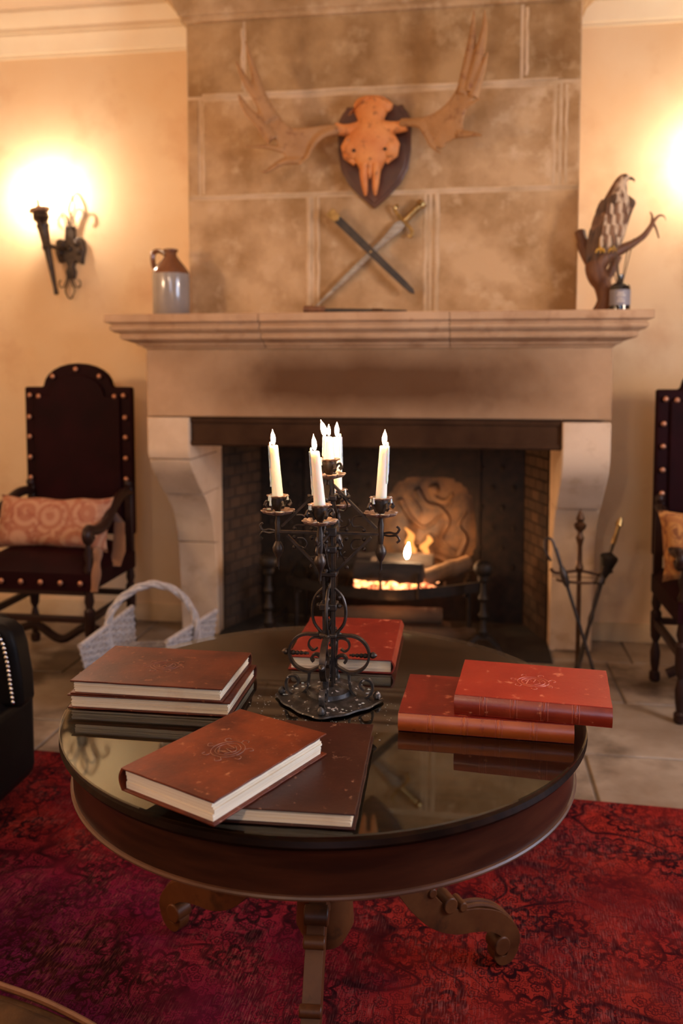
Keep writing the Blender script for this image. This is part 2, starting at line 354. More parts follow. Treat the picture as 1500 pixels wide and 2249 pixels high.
def m_rug():
    m, nt, bs = base('overdyed_rug'); v = coords(nt)
    sep = nt.nodes.new('ShaderNodeSeparateXYZ'); nt.links.new(v, sep.inputs[0])
    n1 = noisef(nt, v, 1.7, 3); n2 = noisef(nt, v, 1.1, 3, dist=.5)
    c = mixc(nt, mapr(nt, n1, .38, .60, 0, 1), (.14, .004, .008), (.24, .017, .011))
    # purple zone towards the near left of the rug, coral at the right
    gx = mapr(nt, sep.outputs[0], -.55, .15, 1, 0); gy = mapr(nt, sep.outputs[1], 1.05, .62, 0, 1)
    pz = mth(nt, 'MULTIPLY', mth(nt, 'MULTIPLY', gx, gy), mapr(nt, n2, .35, .58, .25, 1))
    c = mixc(nt, pz, c, (.085, .005, .045))
    c = mixc(nt, mth(nt, 'MULTIPLY', mapr(nt, sep.outputs[0], .1, .7, 0, 1), mapr(nt, n2, .4, .6, .2, .9)), c, (.30, .028, .014))
    c = mixc(nt, mapr(nt, noisef(nt, v, 2.4, 4), .56, .72, 0, .65), c, (.055, .0025, .014))
    # rosettes
    def motifs(scale, petals, rad, seedoff):
        mp = nt.nodes.new('ShaderNodeMapping'); nt.links.new(v, mp.inputs[0]); mp.inputs[1].default_value = seedoff
        vo = nt.nodes.new('ShaderNodeTexVoronoi'); vo.voronoi_dimensions = '2D'; vo.inputs['Scale'].default_value = scale
        vo.inputs['Randomness'].default_value = .75; nt.links.new(mp.outputs[0], vo.inputs['Vector'])
        sb = nt.nodes.new('ShaderNodeVectorMath'); sb.operation = 'SUBTRACT'
        nt.links.new(mp.outputs[0], sb.inputs[0]); nt.links.new(vo.outputs['Position'], sb.inputs[1])
        sx = nt.nodes.new('ShaderNodeSeparateXYZ'); nt.links.new(sb.outputs[0], sx.inputs[0])
        an = mth(nt, 'ARCTAN2', sx.outputs[1], sx.outputs[0])
        pet = mth(nt, 'MULTIPLY_ADD', mth(nt, 'ABSOLUTE', mth(nt, 'SINE', mth(nt, 'MULTIPLY', an, petals / 2))), .35 * rad, rad * .75)
        q = mth(nt, 'DIVIDE', vo.outputs['Distance'], pet)
        ring = mth(nt, 'PINGPONG', mth(nt, 'MULTIPLY', q, 3.0), 1)
        line = mapr(nt, ring, .50, .72, 0, 1)
        inside = mapr(nt, q, 1.35, 1.5, 1, 0)
        return mth(nt, 'MULTIPLY', line, inside)
    wear = mapr(nt, noisef(nt, v, 3.5, 5), .36, .56, .45, 1)
    a = motifs(6.0, 8, .34, (0, 0, 0)); b = motifs(22, 5, .34, (3.3, 1.7, 0)); d = motifs(46, 4, .38, (7.3, 5.7, 0))
    # scrolling vines
    vn = noisef(nt, v, 4.6, 1, .4, .6); vine = mapr(nt, mth(nt, 'ABSOLUTE', mth(nt, 'SUBTRACT', vn, .5)), .008, .028, 1, 0)
    vn2 = noisef(nt, v, 11, 1, .4, 1.0); vine2 = mapr(nt, mth(nt, 'ABSOLUTE', mth(nt, 'SUBTRACT', vn2, .5)), .008, .036, .9, 0)
    pat = mth(nt, 'MAXIMUM', mth(nt, 'MAXIMUM', a, mth(nt, 'MULTIPLY', b, .9)), mth(nt, 'MAXIMUM', vine, mth(nt, 'MAXIMUM', vine2, mth(nt, 'MULTIPLY', d, .8))))
    pat = mth(nt, 'MULTIPLY', pat, mth(nt, 'MULTIPLY', wear, .97))
    c = mixc(nt, pat, c, (.010, .0012, .003))
    c = mixc(nt, mapr(nt, noisef(nt, v, 2.8, 5, .6, .6), .46, .64, 0, .5), c, (.030, .0018, .005))
    th = noisef(nt, coords(nt, (420, 24, 1)), 1, 2); th2 = noisef(nt, coords(nt, (30, 500, 1)), 1, 2)
    fib = mth(nt, 'MULTIPLY', mapr(nt, th, .5, .74, 0, 1), mapr(nt, noisef(nt, v, 6, 4), .42, .66, 0, .55))
    c = mixc(nt, fib, c, (.40, .13, .11))
    nt.links.new(c, bs.inputs['Base Color']); bs.inputs['Roughness'].default_value = .95
    bs.inputs['Specular IOR Level'].default_value = .05
    bump(nt, bs, mth(nt, 'ADD', th, th2), .5, .002); return m
M['rug'] = m_rug()
def m_tapestry(name, a, b, d):
    m, nt, bs = base(name); v = coords(nt)
    vo = nt.nodes.new('ShaderNodeTexVoronoi'); vo.voronoi_dimensions = '3D'; vo.inputs['Scale'].default_value = 6.5
    vo.inputs['Randomness'].default_value = .35; nt.links.new(v, vo.inputs['Vector'])
    ring = mth(nt, 'PINGPONG', mth(nt, 'MULTIPLY', vo.outputs['Distance'], 9), 1)
    c = mixc(nt, mapr(nt, ring, .35, .7, 0, 1), a, b)
    c = mixc(nt, mapr(nt, noisef(nt, v, 22, 5, dist=1), .5, .62, 0, .8), c, d)
    nt.links.new(c, bs.inputs['Base Color']); bs.inputs['Roughness'].default_value = .9
    bump(nt, bs, noisef(nt, v, 160, 3), .4, .002); return m
M['tapestry'] = m_tapestry('tapestry_fabric', (.34, .13, .07), (.43, .22, .13), (.28, .085, .045))
M['tapgold'] = m_tapestry('gold_fabric', (.30, .11, .025), (.42, .18, .045), (.14, .04, .012))
M['velvet'] = mat('gold_backing', (.26, .10, .03), (.18, .065, .02), 6, rough=.8, sheen=.5)

# ================================================================== SETTING
XL, XR, YF, YB, ZC = -3.3, 2.6, -2.5, 4.8, 3.47
# back wall with the fireplace recess
mb = MB(); t = .45
mb.box(XL, -1.40, YB, YB + t, 0, ZC); mb.box(.45, XR, YB, YB + t, 0, ZC); mb.box(-1.40, .45, YB, YB + t, 1.45, ZC)
struct(mb.build('wall_back', M['plaster'], smooth=0))
M['panelling'] = mat('dark_panelling', (.10, .05, .025), (.15, .08, .04), 5, rough=.5)
struct(MB().box(XL - .2, XL, YF, YB, 0, ZC).build('wall_left', M['plaster'], smooth=0))
def wall_hole(name, fixed, axis, a0, a1, h0, h1, z0, z1, thick):
    mb = MB()
    def bx(u0, u1, c0, c1):
        if axis == 'Y': mb.box(fixed, fixed + thick, u0, u1, c0, c1)
        else: mb.box(u0, u1, fixed - thick, fixed, c0, c1)
    bx(a0, h0, 0, ZC); bx(h1, a1, 0, ZC); bx(h0, h1, 0, z0); bx(h0, h1, z1, ZC)
    return struct(mb.build(name, M['panelling'], smooth=0))
wall_hole('wall_right', XR, 'Y', YF, YB, 1.05, 2.45, .95, 2.5, .2)
wall_hole('wall_front', YF, 'X', XL, XR, -.05, 1.15, 1.0, 2.7, .2)
def window(name, M_, wd, z0, z1):
    t_ = thing(name, None, None); struct(t_)
    f = MB(M_); h = z1 - z0
    for (a, b, c, d) in ((0, .06, 0, h), (wd - .06, wd, 0, h), (0, wd, 0, .06), (0, wd, h - .06, h)): f.box(a, b, .03, .09, z0 + c, z0 + d)
    f.build('window_frame', M['winframe'], t_, bev=.004)
    for i in range(1, 3): MB(M_).box(wd * i / 3 - .015, wd * i / 3 + .015, .04, .08, z0, z1).build('mullion', M['winframe'], t_)
    for i in range(1, 4): MB(M_).box(0, wd, .04, .08, z0 + h * i / 4 - .012, z0 + h * i / 4 + .012).build('mullion', M['winframe'], t_)
window('window_1', T(XR + .06, 2.45, 0) @ Rz(-PI / 2), 1.4, .95, 2.5)
window('window_2', T(-.05, YF - .16, 0), 1.2, 1.0, 2.7)
struct(MB().box(XL - .2, XR + .2, YF - .2, YB + .45, ZC, ZC + .15).build('ceiling', M['ceiling'], smooth=0))
# floor of flagstones
fl = struct(MB().box(XL - .2, XR + .2, YF - .2, YB + .6, -.12, -.008).build('floor', M['joint'], smooth=0))
y = 2.72; row = 0
flg = random.Random(5)
while y < 4.78:
    d = flg.choice([.46, .55, .62]); d = min(d, 4.79 - y)
    if d < .1: break
    x = -3.28 + flg.uniform(0, .3)
    while x < 2.5:
        wd = flg.uniform(.5, .95); x1 = min(x + wd, 2.58)
        MB().box(x + .006, x1 - .006, y + .006, y + d - .006, -.05, flg.uniform(-.0015, .0)).build('flagstone', M['flag'], fl, bev=.005)
        x = x1
        if x1 >= 2.58: break
    y += d; row += 1
# nearer flagstones lie mostly under the rug
for x in (-3.28, -2.6, 1.3, 1.95):
    for k in range(8):
        MB().box(x + .006, x + .63, -2.45 + k * .646, -2.45 + k * .646 + .634, -.05, 0).build('flagstone', M['flag'], fl, bev=.005)
fl2 = MB().box(-1.96, 1.29, -2.45, 2.71, -.05, -.001).build('flagstone', M['flag'], fl)
# skirting
for nm, x0, x1 in (('baseboard_left', XL, -1.59), ('baseboard_right', .64, XR)):
    struct(mold([(x0, YB), (x1, YB)], [(0, 0), (.018, 0), (.018, .085), (.008, .10), (0, .10)]).build(nm, M['skirt']))
# cornices
CP = [(0, 3.255), (.02, 3.255), (.02, 3.27), (.035, 3.275), (.06, 3.33), (.085, 3.352), (.085, 3.366), (.10, 3.366), (.10, 3.39), (.135, 3.415), (.165, 3.448), (.165, ZC), (0, ZC)]
struct(mold([(XL, YB), (-1.465, YB)], CP).build('trim_1', M['cornice']))
struct(mold([(.512, YB), (XR, YB)], CP).build('trim_2', M['cornice']))
CB = [(0, 3.235), (.016, 3.24), (.016, 3.262), (.03, 3.27), (.055, 3.33), (.10, 3.36), (.10, 3.385), (.15, 3.42), (.17, ZC), (0, ZC)]
struct(mold([(-1.465, 4.80), (-1.465, 4.4), (.512, 4.4), (.512, 4.80)], CB).build('trim_3', M['block']))

# chimney breast
cb = struct(MB().box(-1.462, .509, 4.4035, 4.80, 1.735, ZC).build('wall_chimney', M['mortar'], smooth=0))
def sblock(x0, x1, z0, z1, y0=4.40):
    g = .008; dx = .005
    return MB().box(x0 + g, x1 - g, y0 + flg.uniform(-.002, .002), 4.41, z0 + g, z1 - g).build('stone_block', M['block_dim' if z0 > 2.8 else 'block'], cb, bev=.007, seg=3)
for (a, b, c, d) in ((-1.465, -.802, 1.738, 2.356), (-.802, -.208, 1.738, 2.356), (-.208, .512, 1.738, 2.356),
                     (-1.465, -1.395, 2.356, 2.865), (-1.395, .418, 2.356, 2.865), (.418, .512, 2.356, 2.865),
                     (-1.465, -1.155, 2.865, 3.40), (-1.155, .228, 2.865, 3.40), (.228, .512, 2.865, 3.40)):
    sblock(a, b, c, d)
# raised pointing bands beside the joints
for (x0, x1, z0, z1) in ((-.84, -.812, 1.76, 2.35), (-.79, -.77, 1.76, 2.35), (-.245, -.225, 1.76, 2.35), (-.19, -.165, 1.76, 2.35),
                         (-1.38, .40, 2.845, 2.858), (-1.38, .40, 2.872, 2.885), (-1.45, .5, 2.362, 2.374), (.375, .395, 2.38, 2.85), (.435, .45, 2.38, 2.85),
                         (-1.385, -1.372, 2.38, 2.84), (-1.175, -1.163, 2.9, 3.2), (.24, .258, 2.9, 3.22)):
    n = 10; vert = (z1 - z0) > (x1 - x0); pts = []
    for i in range(n + 1):
        u = i / n; j = (flg.random() - .5) * .006
        pts.append(((x0 + x1) / 2 + j, 4.399, z0 + (z1 - z0) * u) if vert else (x0 + (x1 - x0) * u, 4.399, (z0 + z1) / 2 + j))
    wd = min(x1 - x0, z1 - z0)
    MB().tube(smoothpath(pts, 3), wd / 2, 8, fx=1).build('pointing', M['mortar'], cb).scale = (1, 1, 1)
for o in [c for c in cb.children if c.name.startswith('pointing')]:
    for v in o.data.vertices: v.co.y = 4.3995 + (v.co.y - 4.399) * .28

# ================================================================== FIREPLACE
fp = thing('fireplace', 'large carved limestone fireplace with moulded mantel shelf and curved jambs', 'fireplace', (-.48, 4.4, 0))
SH = [(-.30, 1.74), (.148, 1.74), (.15, 1.737), (.15, 1.705), (.146, 1.70), (.128, 1.697), (.122, 1.688), (.132, 1.682), (.130, 1.668), (.115, 1.655), (.098, 1.650), (.092, 1.642),
      (.097, 1.637), (.090, 1.622), (.06, 1.612), (.035, 1.603), (.03, 1.594), (.012, 1.590), (.0, 1.578), (-.30, 1.578)]
for pth in ([(-1.59, 4.80), (-1.59, 4.1), (-.985, 4.1)], [(-.982, 4.1), (-.101, 4.1)], [(-.098, 4.1), (.639, 4.1), (.639, 4.80)]):
    mold(pth, SH).build('mantel_shelf', M['mantel'], fp, world=True, smooth=25, bev=.002)
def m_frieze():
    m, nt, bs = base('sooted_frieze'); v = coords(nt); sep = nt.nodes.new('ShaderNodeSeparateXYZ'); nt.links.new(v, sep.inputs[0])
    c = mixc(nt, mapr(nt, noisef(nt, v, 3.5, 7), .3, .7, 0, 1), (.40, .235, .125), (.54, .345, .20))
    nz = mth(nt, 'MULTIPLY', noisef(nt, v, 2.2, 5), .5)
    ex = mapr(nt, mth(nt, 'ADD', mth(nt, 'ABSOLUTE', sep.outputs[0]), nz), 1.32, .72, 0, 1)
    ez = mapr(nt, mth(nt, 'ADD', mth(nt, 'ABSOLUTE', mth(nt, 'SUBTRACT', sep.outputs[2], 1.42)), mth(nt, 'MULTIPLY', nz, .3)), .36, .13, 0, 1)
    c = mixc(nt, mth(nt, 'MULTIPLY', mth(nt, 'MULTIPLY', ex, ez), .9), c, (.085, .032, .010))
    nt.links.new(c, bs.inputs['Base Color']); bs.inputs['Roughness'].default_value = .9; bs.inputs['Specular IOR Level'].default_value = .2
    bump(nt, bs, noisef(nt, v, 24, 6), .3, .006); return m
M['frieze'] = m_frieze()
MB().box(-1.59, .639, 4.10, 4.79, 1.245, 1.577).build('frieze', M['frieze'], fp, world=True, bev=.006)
CT = [(1.245, 4.10), (1.06, 4.10), (.98, 4.145), (.9, 4.235), (.81, 4.345), (.74, 4.42), (.66, 4.475), (.55, 4.512), (.4, 4.535), (.2, 4.555), (0, 4.57)]
for x0, x1, zs in ((-1.59, -1.373, (1.243, 1.03, .825, .53, 0)), (.422, .639, (1.243, 1.235, .785, .40, 0))):
    for za, zb in zip(zs, zs[1:]):
        if za - zb < .02: continue
        out = [(4.79, za), (4.79, zb)]; n = 7
        off = .012 if za < .83 else 0
        for i in range(n + 1):
            z = zb + .002 + (za - zb - .004) * i / n; out.append((interp(CT, z) + off * (1 if z > .0 else 0), z))
        Mx = Matrix(((0, 0, 1, 0), (1, 0, 0, 0), (0, 1, 0, 0), (0, 0, 0, 1)))
        MB().prism(out, x0, x1, Mx).build('jamb_stone', M['jamb'], fp, world=True, bev=.006, smooth=30)
MB().box(-1.372, .421, 4.125, 4.26, 1.10, 1.244).box(-1.372, .421, 4.115, 4.125, 1.105, 1.125).box(-1.372, .421, 4.115, 4.125, 1.215, 1.24).build('lintel_beam', M['beam'], fp, world=True, bev=.004)
# firebox shell
MB().box(-1.40, .45, 5.02, 5.12, 0, 1.5).box(-1.40, .45, 4.26, 5.12, 1.30, 1.40).build('firebox_wall', M['sootd'], fp, world=True)
MB().box(-1.372, .421, 4.36, 5.02, .001, .012).build('hearth_slab', M['sootd'], fp, world=True)
# splayed brick cheeks
def cheek(xa, ya, xb, yb, sgn):
    L = math.hypot(xb - xa, yb - ya); ang = math.atan2(yb - ya, xb - xa)
    Mx = T(xa, ya, 0) @ Rz(ang); bw = .115; h = .062; me = None
    r = 0; z = .012
    MB(Mx).box(0, L, -.004 * sgn if sgn > 0 else .004, (.03 if sgn > 0 else -.03), .012, 1.29).build('firebox_wall', M['sootd'], fp, world=True)
    while z < 1.22:
        x = -(.5 * bw if r % 2 else 0)
        while x < L:
            x0 = max(x, 0); x1 = min(x + bw - .008, L)
            if x1 - x0 > .02: MB(Mx).box(x0, x1, -.012 if sgn > 0 else .002, -.002 if sgn > 0 else .012, z, z + h - .008).build('brick', M['soot'], fp, world=True)
            x += bw
        z += h; r += 1
cheek(-1.373, 4.66, -1.245, 5.015, 1)
cheek(.421, 4.70, .32, 5.015, -1)
# jamb returns inside the opening
MB().box(-1.40, -1.374, 4.58, 4.70, 0, 1.243).build('firebox_wall', M['jamb'], fp, world=True)
MB().box(.423, .45, 4.58, 4.75, 0, 1.243).build('firebox_wall', M['jamb'], fp, world=True)
# cast iron fireback with small relief studs
fbk = MB(); fbk.box(-1.235, .31, 5.0, 5.018, .0, 1.25)
for x in (-.96, .05): fbk.box(x - .012, x + .012, 4.99, 5.0, .0, 1.25)
fbko = fbk.build('fireback', M['cast'], fp, world=True, bev=.003)
def lily(x, z, k=.020):
    m = MB()
    m.loft([((x, 4.998, z - k), (.1 * k, 0, 0), (0, .006, 0)), ((x, 4.997, z + .1 * k), (.32 * k, 0, 0), (0, .008, 0)), ((x, 4.998, z + 1.1 * k), (.02 * k, 0, 0), (0, .003, 0))], 8)
    for sg in (-1, 1): m.tube([(x + sg * .15 * k, 4.998, z - .5 * k), (x + sg * .55 * k, 4.996, z + .15 * k), (x + sg * .85 * k, 4.997, z - .1 * k)], [.16 * k, .2 * k, .1 * k], 6)
    m.box(x - .5 * k, x + .5 * k, 4.992, 5.0, z - .42 * k, z - .26 * k); return m
pat_me = None
for i in range(13):
    for jj in range(8):
        x = -1.17 + i * .118 + (jj % 2) * .055; z = .34 + jj * .115
        if x > .29 or (-.52 < x < .02 and z < .92): continue
        if pat_me is None: lily0 = lily(0, 0); pat_me = lily0.mesh('relief_lily', M['cast'], 40)
        inst('relief_lily', pat_me, fbko, (x + .48, -4.4 + 0.0, z))
# figured medallion of the fireback
md = MB()
def rl(pts, r0, r1=None):
    P = smoothpath([(x, 4.992, z) for x, z in pts], 4); n = len(P); md.tube(P, [r0 + ((r1 or r0) - r0) * i / (n - 1) for i in range(n)], 10)
def slab():   # uneven backing plate added so the firelit patch glows warm
    n = 22; vs_ = []
    for j_ in range(n + 1):
        for i in range(n + 1):
            u = i / n * 2 - 1; v = j_ / n * 2 - 1; e = max(0, 1 - (abs(u) ** 3 + abs(v) ** 3))
            x = -.23 + u * .27 * (1 - .12 * v); z = .60 + v * .26
            vs_.append((x, 5.002 - e ** .5 * (.012 + .014 * abs(noise.noise(Vector((x * 16, z * 16, 2))))) , z))
    md.add(vs_, [(j_ * (n + 1) + i, j_ * (n + 1) + i + 1, (j_ + 1) * (n + 1) + i + 1, (j_ + 1) * (n + 1) + i) for j_ in range(n) for i in range(n)])
slab()
rl([(-.40, .72), (-.34, .62), (-.26, .56), (-.18, .62), (-.10, .72)], .020, .010)
rl([(-.30, .78), (-.25, .70), (-.17, .68), (-.12, .60), (-.16, .50), (-.08, .42)], .024, .012)
rl([(-.36, .50), (-.28, .46), (-.22, .52), (-.14, .46)], .020, .012)
rl([(-.22, .80), (-.20, .74), (-.14, .72), (-.10, .76)], .020, .014); md.ball((-.20, 4.99, .785), .032, 12, (1, .6, 1.1))
rl([(-.06, .40), (-.02, .50), (-.06, .58), (-.02, .66)], .022, .010)
rl([(-.40, .42), (-.33, .40), (-.27, .42)], .018); rl([(-.20, .40), (-.13, .37), (-.07, .36)], .02)
rl([(-.34, .74), (-.28, .66), (-.30, .58)], .014, .008)
md.build('fireback_relief', M['relief'], fp, world=True, smooth=60)

# ---- fire: basket, logs, embers, andirons
gx0, gx1 = -.98, .05
gr = thing('fire_basket', 'black iron fire basket with bowed front bar inside the fireplace', 'fire grate', (-.46, 4.6, .012))
def frontbar(z, r, dy=0): return [(gx0 + (gx1 - gx0) * i / 12, 4.56 - .10 * math.sin(PI * i / 12) + dy, z - .035 * math.sin(PI * i / 12)) for i in range(13)]
mb = MB(); mb.bar(frontbar(.335, 0), .012, .05, (0, 0, 1)); 
MB().bar(frontbar(.33, 0), .055, .014, (0, 0, 1)).build('front_bar', M['cast'], gr, world=True)
MB().bar([(gx0, 4.56, .33), (gx0, 4.85, .36), (gx1, 4.85, .36), (gx1, 4.56, .33)], .03, .012, (0, 0, 1)).build('back_rail', M['cast'], gr, world=True)
for i in range(9):
    x = gx0 + .08 + i * .11
    MB().tube([(x, 4.50, .285), (x, 4.65, .275), (x, 4.85, .30)], .008, 6).build('grate_bar', M['cast'], gr, world=True)
for x in (-.46, -.26, -.70):
    MB().tube([(x, 4.462, .28), (x, 4.455, .42)], .009, 8).build('upright', M['cast'], gr, world=True)
for x, y_ in ((gx0 + .05, 4.56), (gx1 - .05, 4.56), (gx0 + .05, 4.84), (gx1 - .05, 4.84)):
    MB().tube([(x, y_, .33), (x, y_, .012)], .012, 8).build('leg', M['cast'], gr, world=True)
def log(name, a, b, r, m, label, seed, group=None):
    a, b = Vector(a), Vector(b); mid = (a + b) / 2; q = random.Random(seed)
    t_ = thing(name, label, 'log', (mid.x, mid.y, min(a.z, b.z) - r), 0, group)
    n = 9; path = [a.lerp(b, i / n) + Vector((q.uniform(-1, 1), q.uniform(-1, 1), q.uniform(-1, 1))) * r * .07 for i in range(n + 1)]
    MB().tube(path, [r * q.uniform(.9, 1.06) for _ in path], 11).build('bark', m, t_, world=True)
    d = (b - a).normalized()
    for p, s_ in ((path[0], -1), (path[-1], 1)):
        MB().tube([p, p + d * s_ * .004], r * .86, 11).build('cut_end', M['log'] if m == M['log'] else M['logl'], t_, world=True)
    return t_
log('log', (-.60, 4.56, .395), (-.24, 4.53, .40), .058, M['log'], 'thick charred black log lying across the front of the fire', 1)
log('log', (-.84, 4.72, .36), (-.52, 4.66, .40), .055, M['log'], 'dark log behind the candelabra at the left of the fire', 2)
log('log', (-.24, 4.60, .355), (.0, 4.72, .42), .045, M['logl'], 'pale firelit log at the right end of the fire', 3)
log('log', (-.62, 4.80, .40), (-.20, 4.78, .40), .05, M['log'], 'charred log at the back of the fire under the leaning ones', 4)
for k, (xa, xb, yy, zz) in enumerate(((-.86, -.30, 4.50, .062), (-.40, .04, 4.53, .060), (-.78, -.1, 4.62, .058), (-.72, -.14, 4.55, .155))):
    log('log', (xa, yy, zz), (xb, yy + .02, zz + .004), .048, M['logu'],
        ['brown log stored under the grate on the left', 'brown log stored under the grate on the right', 'brown log stored behind the others under the grate', 'brown log on top of those stored under the grate'][k], 20 + k)
em = MB(); q = random.Random(3)
for i in range(150):
    x = q.gauss(-.37, .10); x = max(-.7, min(-.08, x)); y_ = q.uniform(4.50, 4.84)
    em.ball((x, y_, .305 + q.uniform(0, .03)), q.uniform(.012, .028), 6, (1.2, 1, .7))
o = em.build('embers', M['ember'], smooth=0); tag(o, 'glowing orange embers heaped on the grate bars', 'embers', kind='stuff')
def flame_mesh(h, r, n=10, lean=0):
    m = MB(); secs = []
    for i in range(n + 1):
        u = i / n; rr = r * (math.sin(PI * min(u * 1.0 + .08, 1)) ** .8) * (1 - u * .35) + .0002
        secs.append(((lean * u * u, 0, h * u), (rr, 0, 0), (0, rr, 0)))
    return m.loft(secs, 10)
t_ = thing('fire_flame', 'small bright flame rising behind the charred log', 'flame', (-.335, 4.66, .45))
flame_mesh(.085, .016, lean=.01).build('flame_tongue', M['flame'], t_)
t_ = thing('fire_flame', 'low flames glowing beneath the charred log at the front', 'flame', (-.42, 4.53, .318))
for k in range(5): MB(T(-.14 + k * .07, 0, 0)).loft([((0, 0, 0), (.022, 0, 0), (0, .01, 0)), ((.004, 0, .012), (.02, 0, 0), (0, .01, 0)), ((.008, 0, .03), (.004, 0, 0), (0, .003, 0))], 8).build('flame_tongue', M['fireflame'], t_)
t_ = thing('fire_flame', 'faint orange flames rising before the fireback relief', 'flame', (-.2, 4.86, .42))
for k, (dx, h, ln) in enumerate(((-.05, .12, .03), (-.12, .16, -.03))):
    MB(T(dx, 0, 0)).loft([((ln * (i / 8) ** 2 + .012 * math.sin(i * 1.3), 0, h * i / 8), (.024 * math.sin(PI * (i + .7) / 9.4), 0, 0), (0, .008 * math.sin(PI * (i + .7) / 9.4), 0)) for i in range(9)], 8).build('flame_tongue', emis('fire_glow', (1, .36, .08), .8) if k == 0 else bpy.data.materials['fire_glow'], t_)
def fire_light(loc, e, r):
    l = bpy.data.lights.new('fire_glow', 'POINT'); l.energy = e; l.color = (1, .42, .14); l.shadow_soft_size = r
    o_ = bpy.data.objects.new('fire_glow', l); o_.location = loc; COL.objects.link(o_)
fire_light((-.25, 4.82, .50), 1.5, .05); fire_light((-.05, 4.76, .50), .7, .06); fire_light((-.40, 4.42, .23), .35, .05)
def andiron(x, label):
    t_ = thing('andiron', label, 'andiron', (x, 4.40, .012), 0, 'pair of andirons')
    MB().lathe([(.022, .10), (.03, .13), (.018, .15), (.016, .19), (.03, .21), (.016, .235), (.014, .28), (.028, .30), (.016, .325), (.014, .38), (.03, .395), (.02, .41)], 16).build('post', M['cast'], t_)
    MB().ball((0, 0, .455), .052, 18, (1, 1, .85)).tube([(0, 0, .40), (0, 0, .42)], .03, 14).build('ball', M['cast'], t_)
    MB().bar([(-.10, -.02, 0), (-.08, -.015, .05), (-.03, -.0, .10), (.03, 0, .10), (.08, -.015, .05), (.10, -.02, 0)], .03, .024, (0, 1, 0)).build('foot', M['cast'], t_)
    MB().bar([(0, .02, .10), (0, .2, .10), (0, .40, .09), (0, .42, 0)], .025, .022, (1, 0, 0)).build('log_bar', M['cast'], t_)
andiron(-1.047, 'tall ball-topped iron andiron at the left of the fire'); andiron(.075, 'tall ball-topped iron andiron at the right of the fire')

# ================================================================== FIRE TOOLS
ts = thing('fire_tool_stand', 'dark bronze fire-tool stand with finial and hooked cross bar', 'fire tool stand', (.507, 4.08, 0))
MB().tube([(0, 0, .04), (0, 0, .70)], .011, 10).build('pole', M['pole'], ts)
MB().lathe([(.012, .54), (.02, .56), (.013, .58), (.011, .66), (.020, .70), (.012, .715), (.012, .73), (.026, .745), (.030, .76), (.014, .775), (.020, .79), (.012, .81), (.004, .83)], 14).build('finial', M['pole'], ts)
MB().tube(smoothpath([(-.13, 0, .55), (-.10, 0, .53), (0, 0, .545), (.10, 0, .53), (.15, 0, .55)], 5), .008, 8).build('cross_bar', M['pole'], ts)
MB().tube([(.10 * math.cos(a * PI / 12), .05 * math.sin(a * PI / 12) - .0, .50) for a in range(12, 25)], .007, 8).build('hook_ring', M['pole'], ts)
MB().lathe([(.12, 0), (.12, .012), (.05, .02), (.03, .045), (.014, .06)], 24).build('base', M['pole'], ts)
def tool(name, label, a, b, parts):
    t_ = thing(name, label, name.replace('_', ' '), (b[0], b[1], 0)); a, b = Vector(a), Vector(b)
    MB().tube([a, b], .008, 8).build('shaft', M['iron'], t_, world=True)
    d = (a - b).normalized(); rot = d.to_track_quat('Z', 'Y').to_matrix().to_4x4()
    for nm, m, prof, at in parts:
        MB(Matrix.Translation(b + d * at) @ rot).lathe(prof, 14).build(nm, m, t_, world=True)
    return t_
a_, b_ = (.392, 4.02, .66), (.60, 4.0, .005)
pk = tool('poker', 'long black poker with looped handle leaning left across the stand', a_, b_, [('collar', M['iron'], [(.008, 0), (.016, .02), (.018, .07), (.009, .10)], .50), ('tip', M['iron'], [(.003, -.0), (.012, .03), (.008, .06)], .0)])
MB().tube(smoothpath([(.392, 4.02, .655), (.372, 4.02, .70), (.345, 4.02, .70), (.345, 4.02, .65), (.372, 4.02, .60)], 5), .006, 8).build('handle', M['iron'], pk, world=True)
tool('fire_brush', 'brass-handled hearth brush leaning right beside the stand', (.678, 4.06, .775), (.475, 4.05, .005),
     [('handle', M['brass'], [(.009, 0), (.012, .01), (.009, .06), (.010, .085), (.018, .09), (.012, .105), (.006, .125)], .70), ('brush_head', M['cast'], [(.014, 0), (.026, .04), (.042, .10), (.036, .112), (.01, .125)], .53)])
tool('fire_tongs', 'thin iron fire tongs hanging between the stand and the brush', (.61, 4.035, .58), (.485, 4.02, .005),
     [('hinge', M['iron'], [(.008, 0), (.022, .01), (.022, .03), (.01, .05)], .50), ('grip', M['iron'], [(.006, 0), (.013, .04), (.006, .09)], .30)])

# ================================================================== MANTEL OBJECTS
ZM = 1.74
j = thing('stoneware_jug', 'grey and brown stoneware flagon with loop handle on the mantel left end', 'jug', (-1.49, 4.20, ZM))
MB().lathe([(.02, 0), (.088, .0), (.092, .006), (.092, .20), (.091, .212)], 40).build('body', M['jug'], j)
MB().lathe([(.091, .212), (.088, .226), (.07, .252), (.045, .283), (.034, .298), (.030, .305), (.030, .318), (.037, .323), (.037, .333), (.030, .336), (.022, .33)], 40).build('shoulder', M['jugtop'], j)
MB().tube(smoothpath([(-.03, 0, .312), (-.06, 0, .328), (-.088, 0, .318), (-.094, 0, .285), (-.088, 0, .25), (-.08, 0, .232)], 5), .010, 10, fx=1.3).build('handle', M['jugtop'], j)
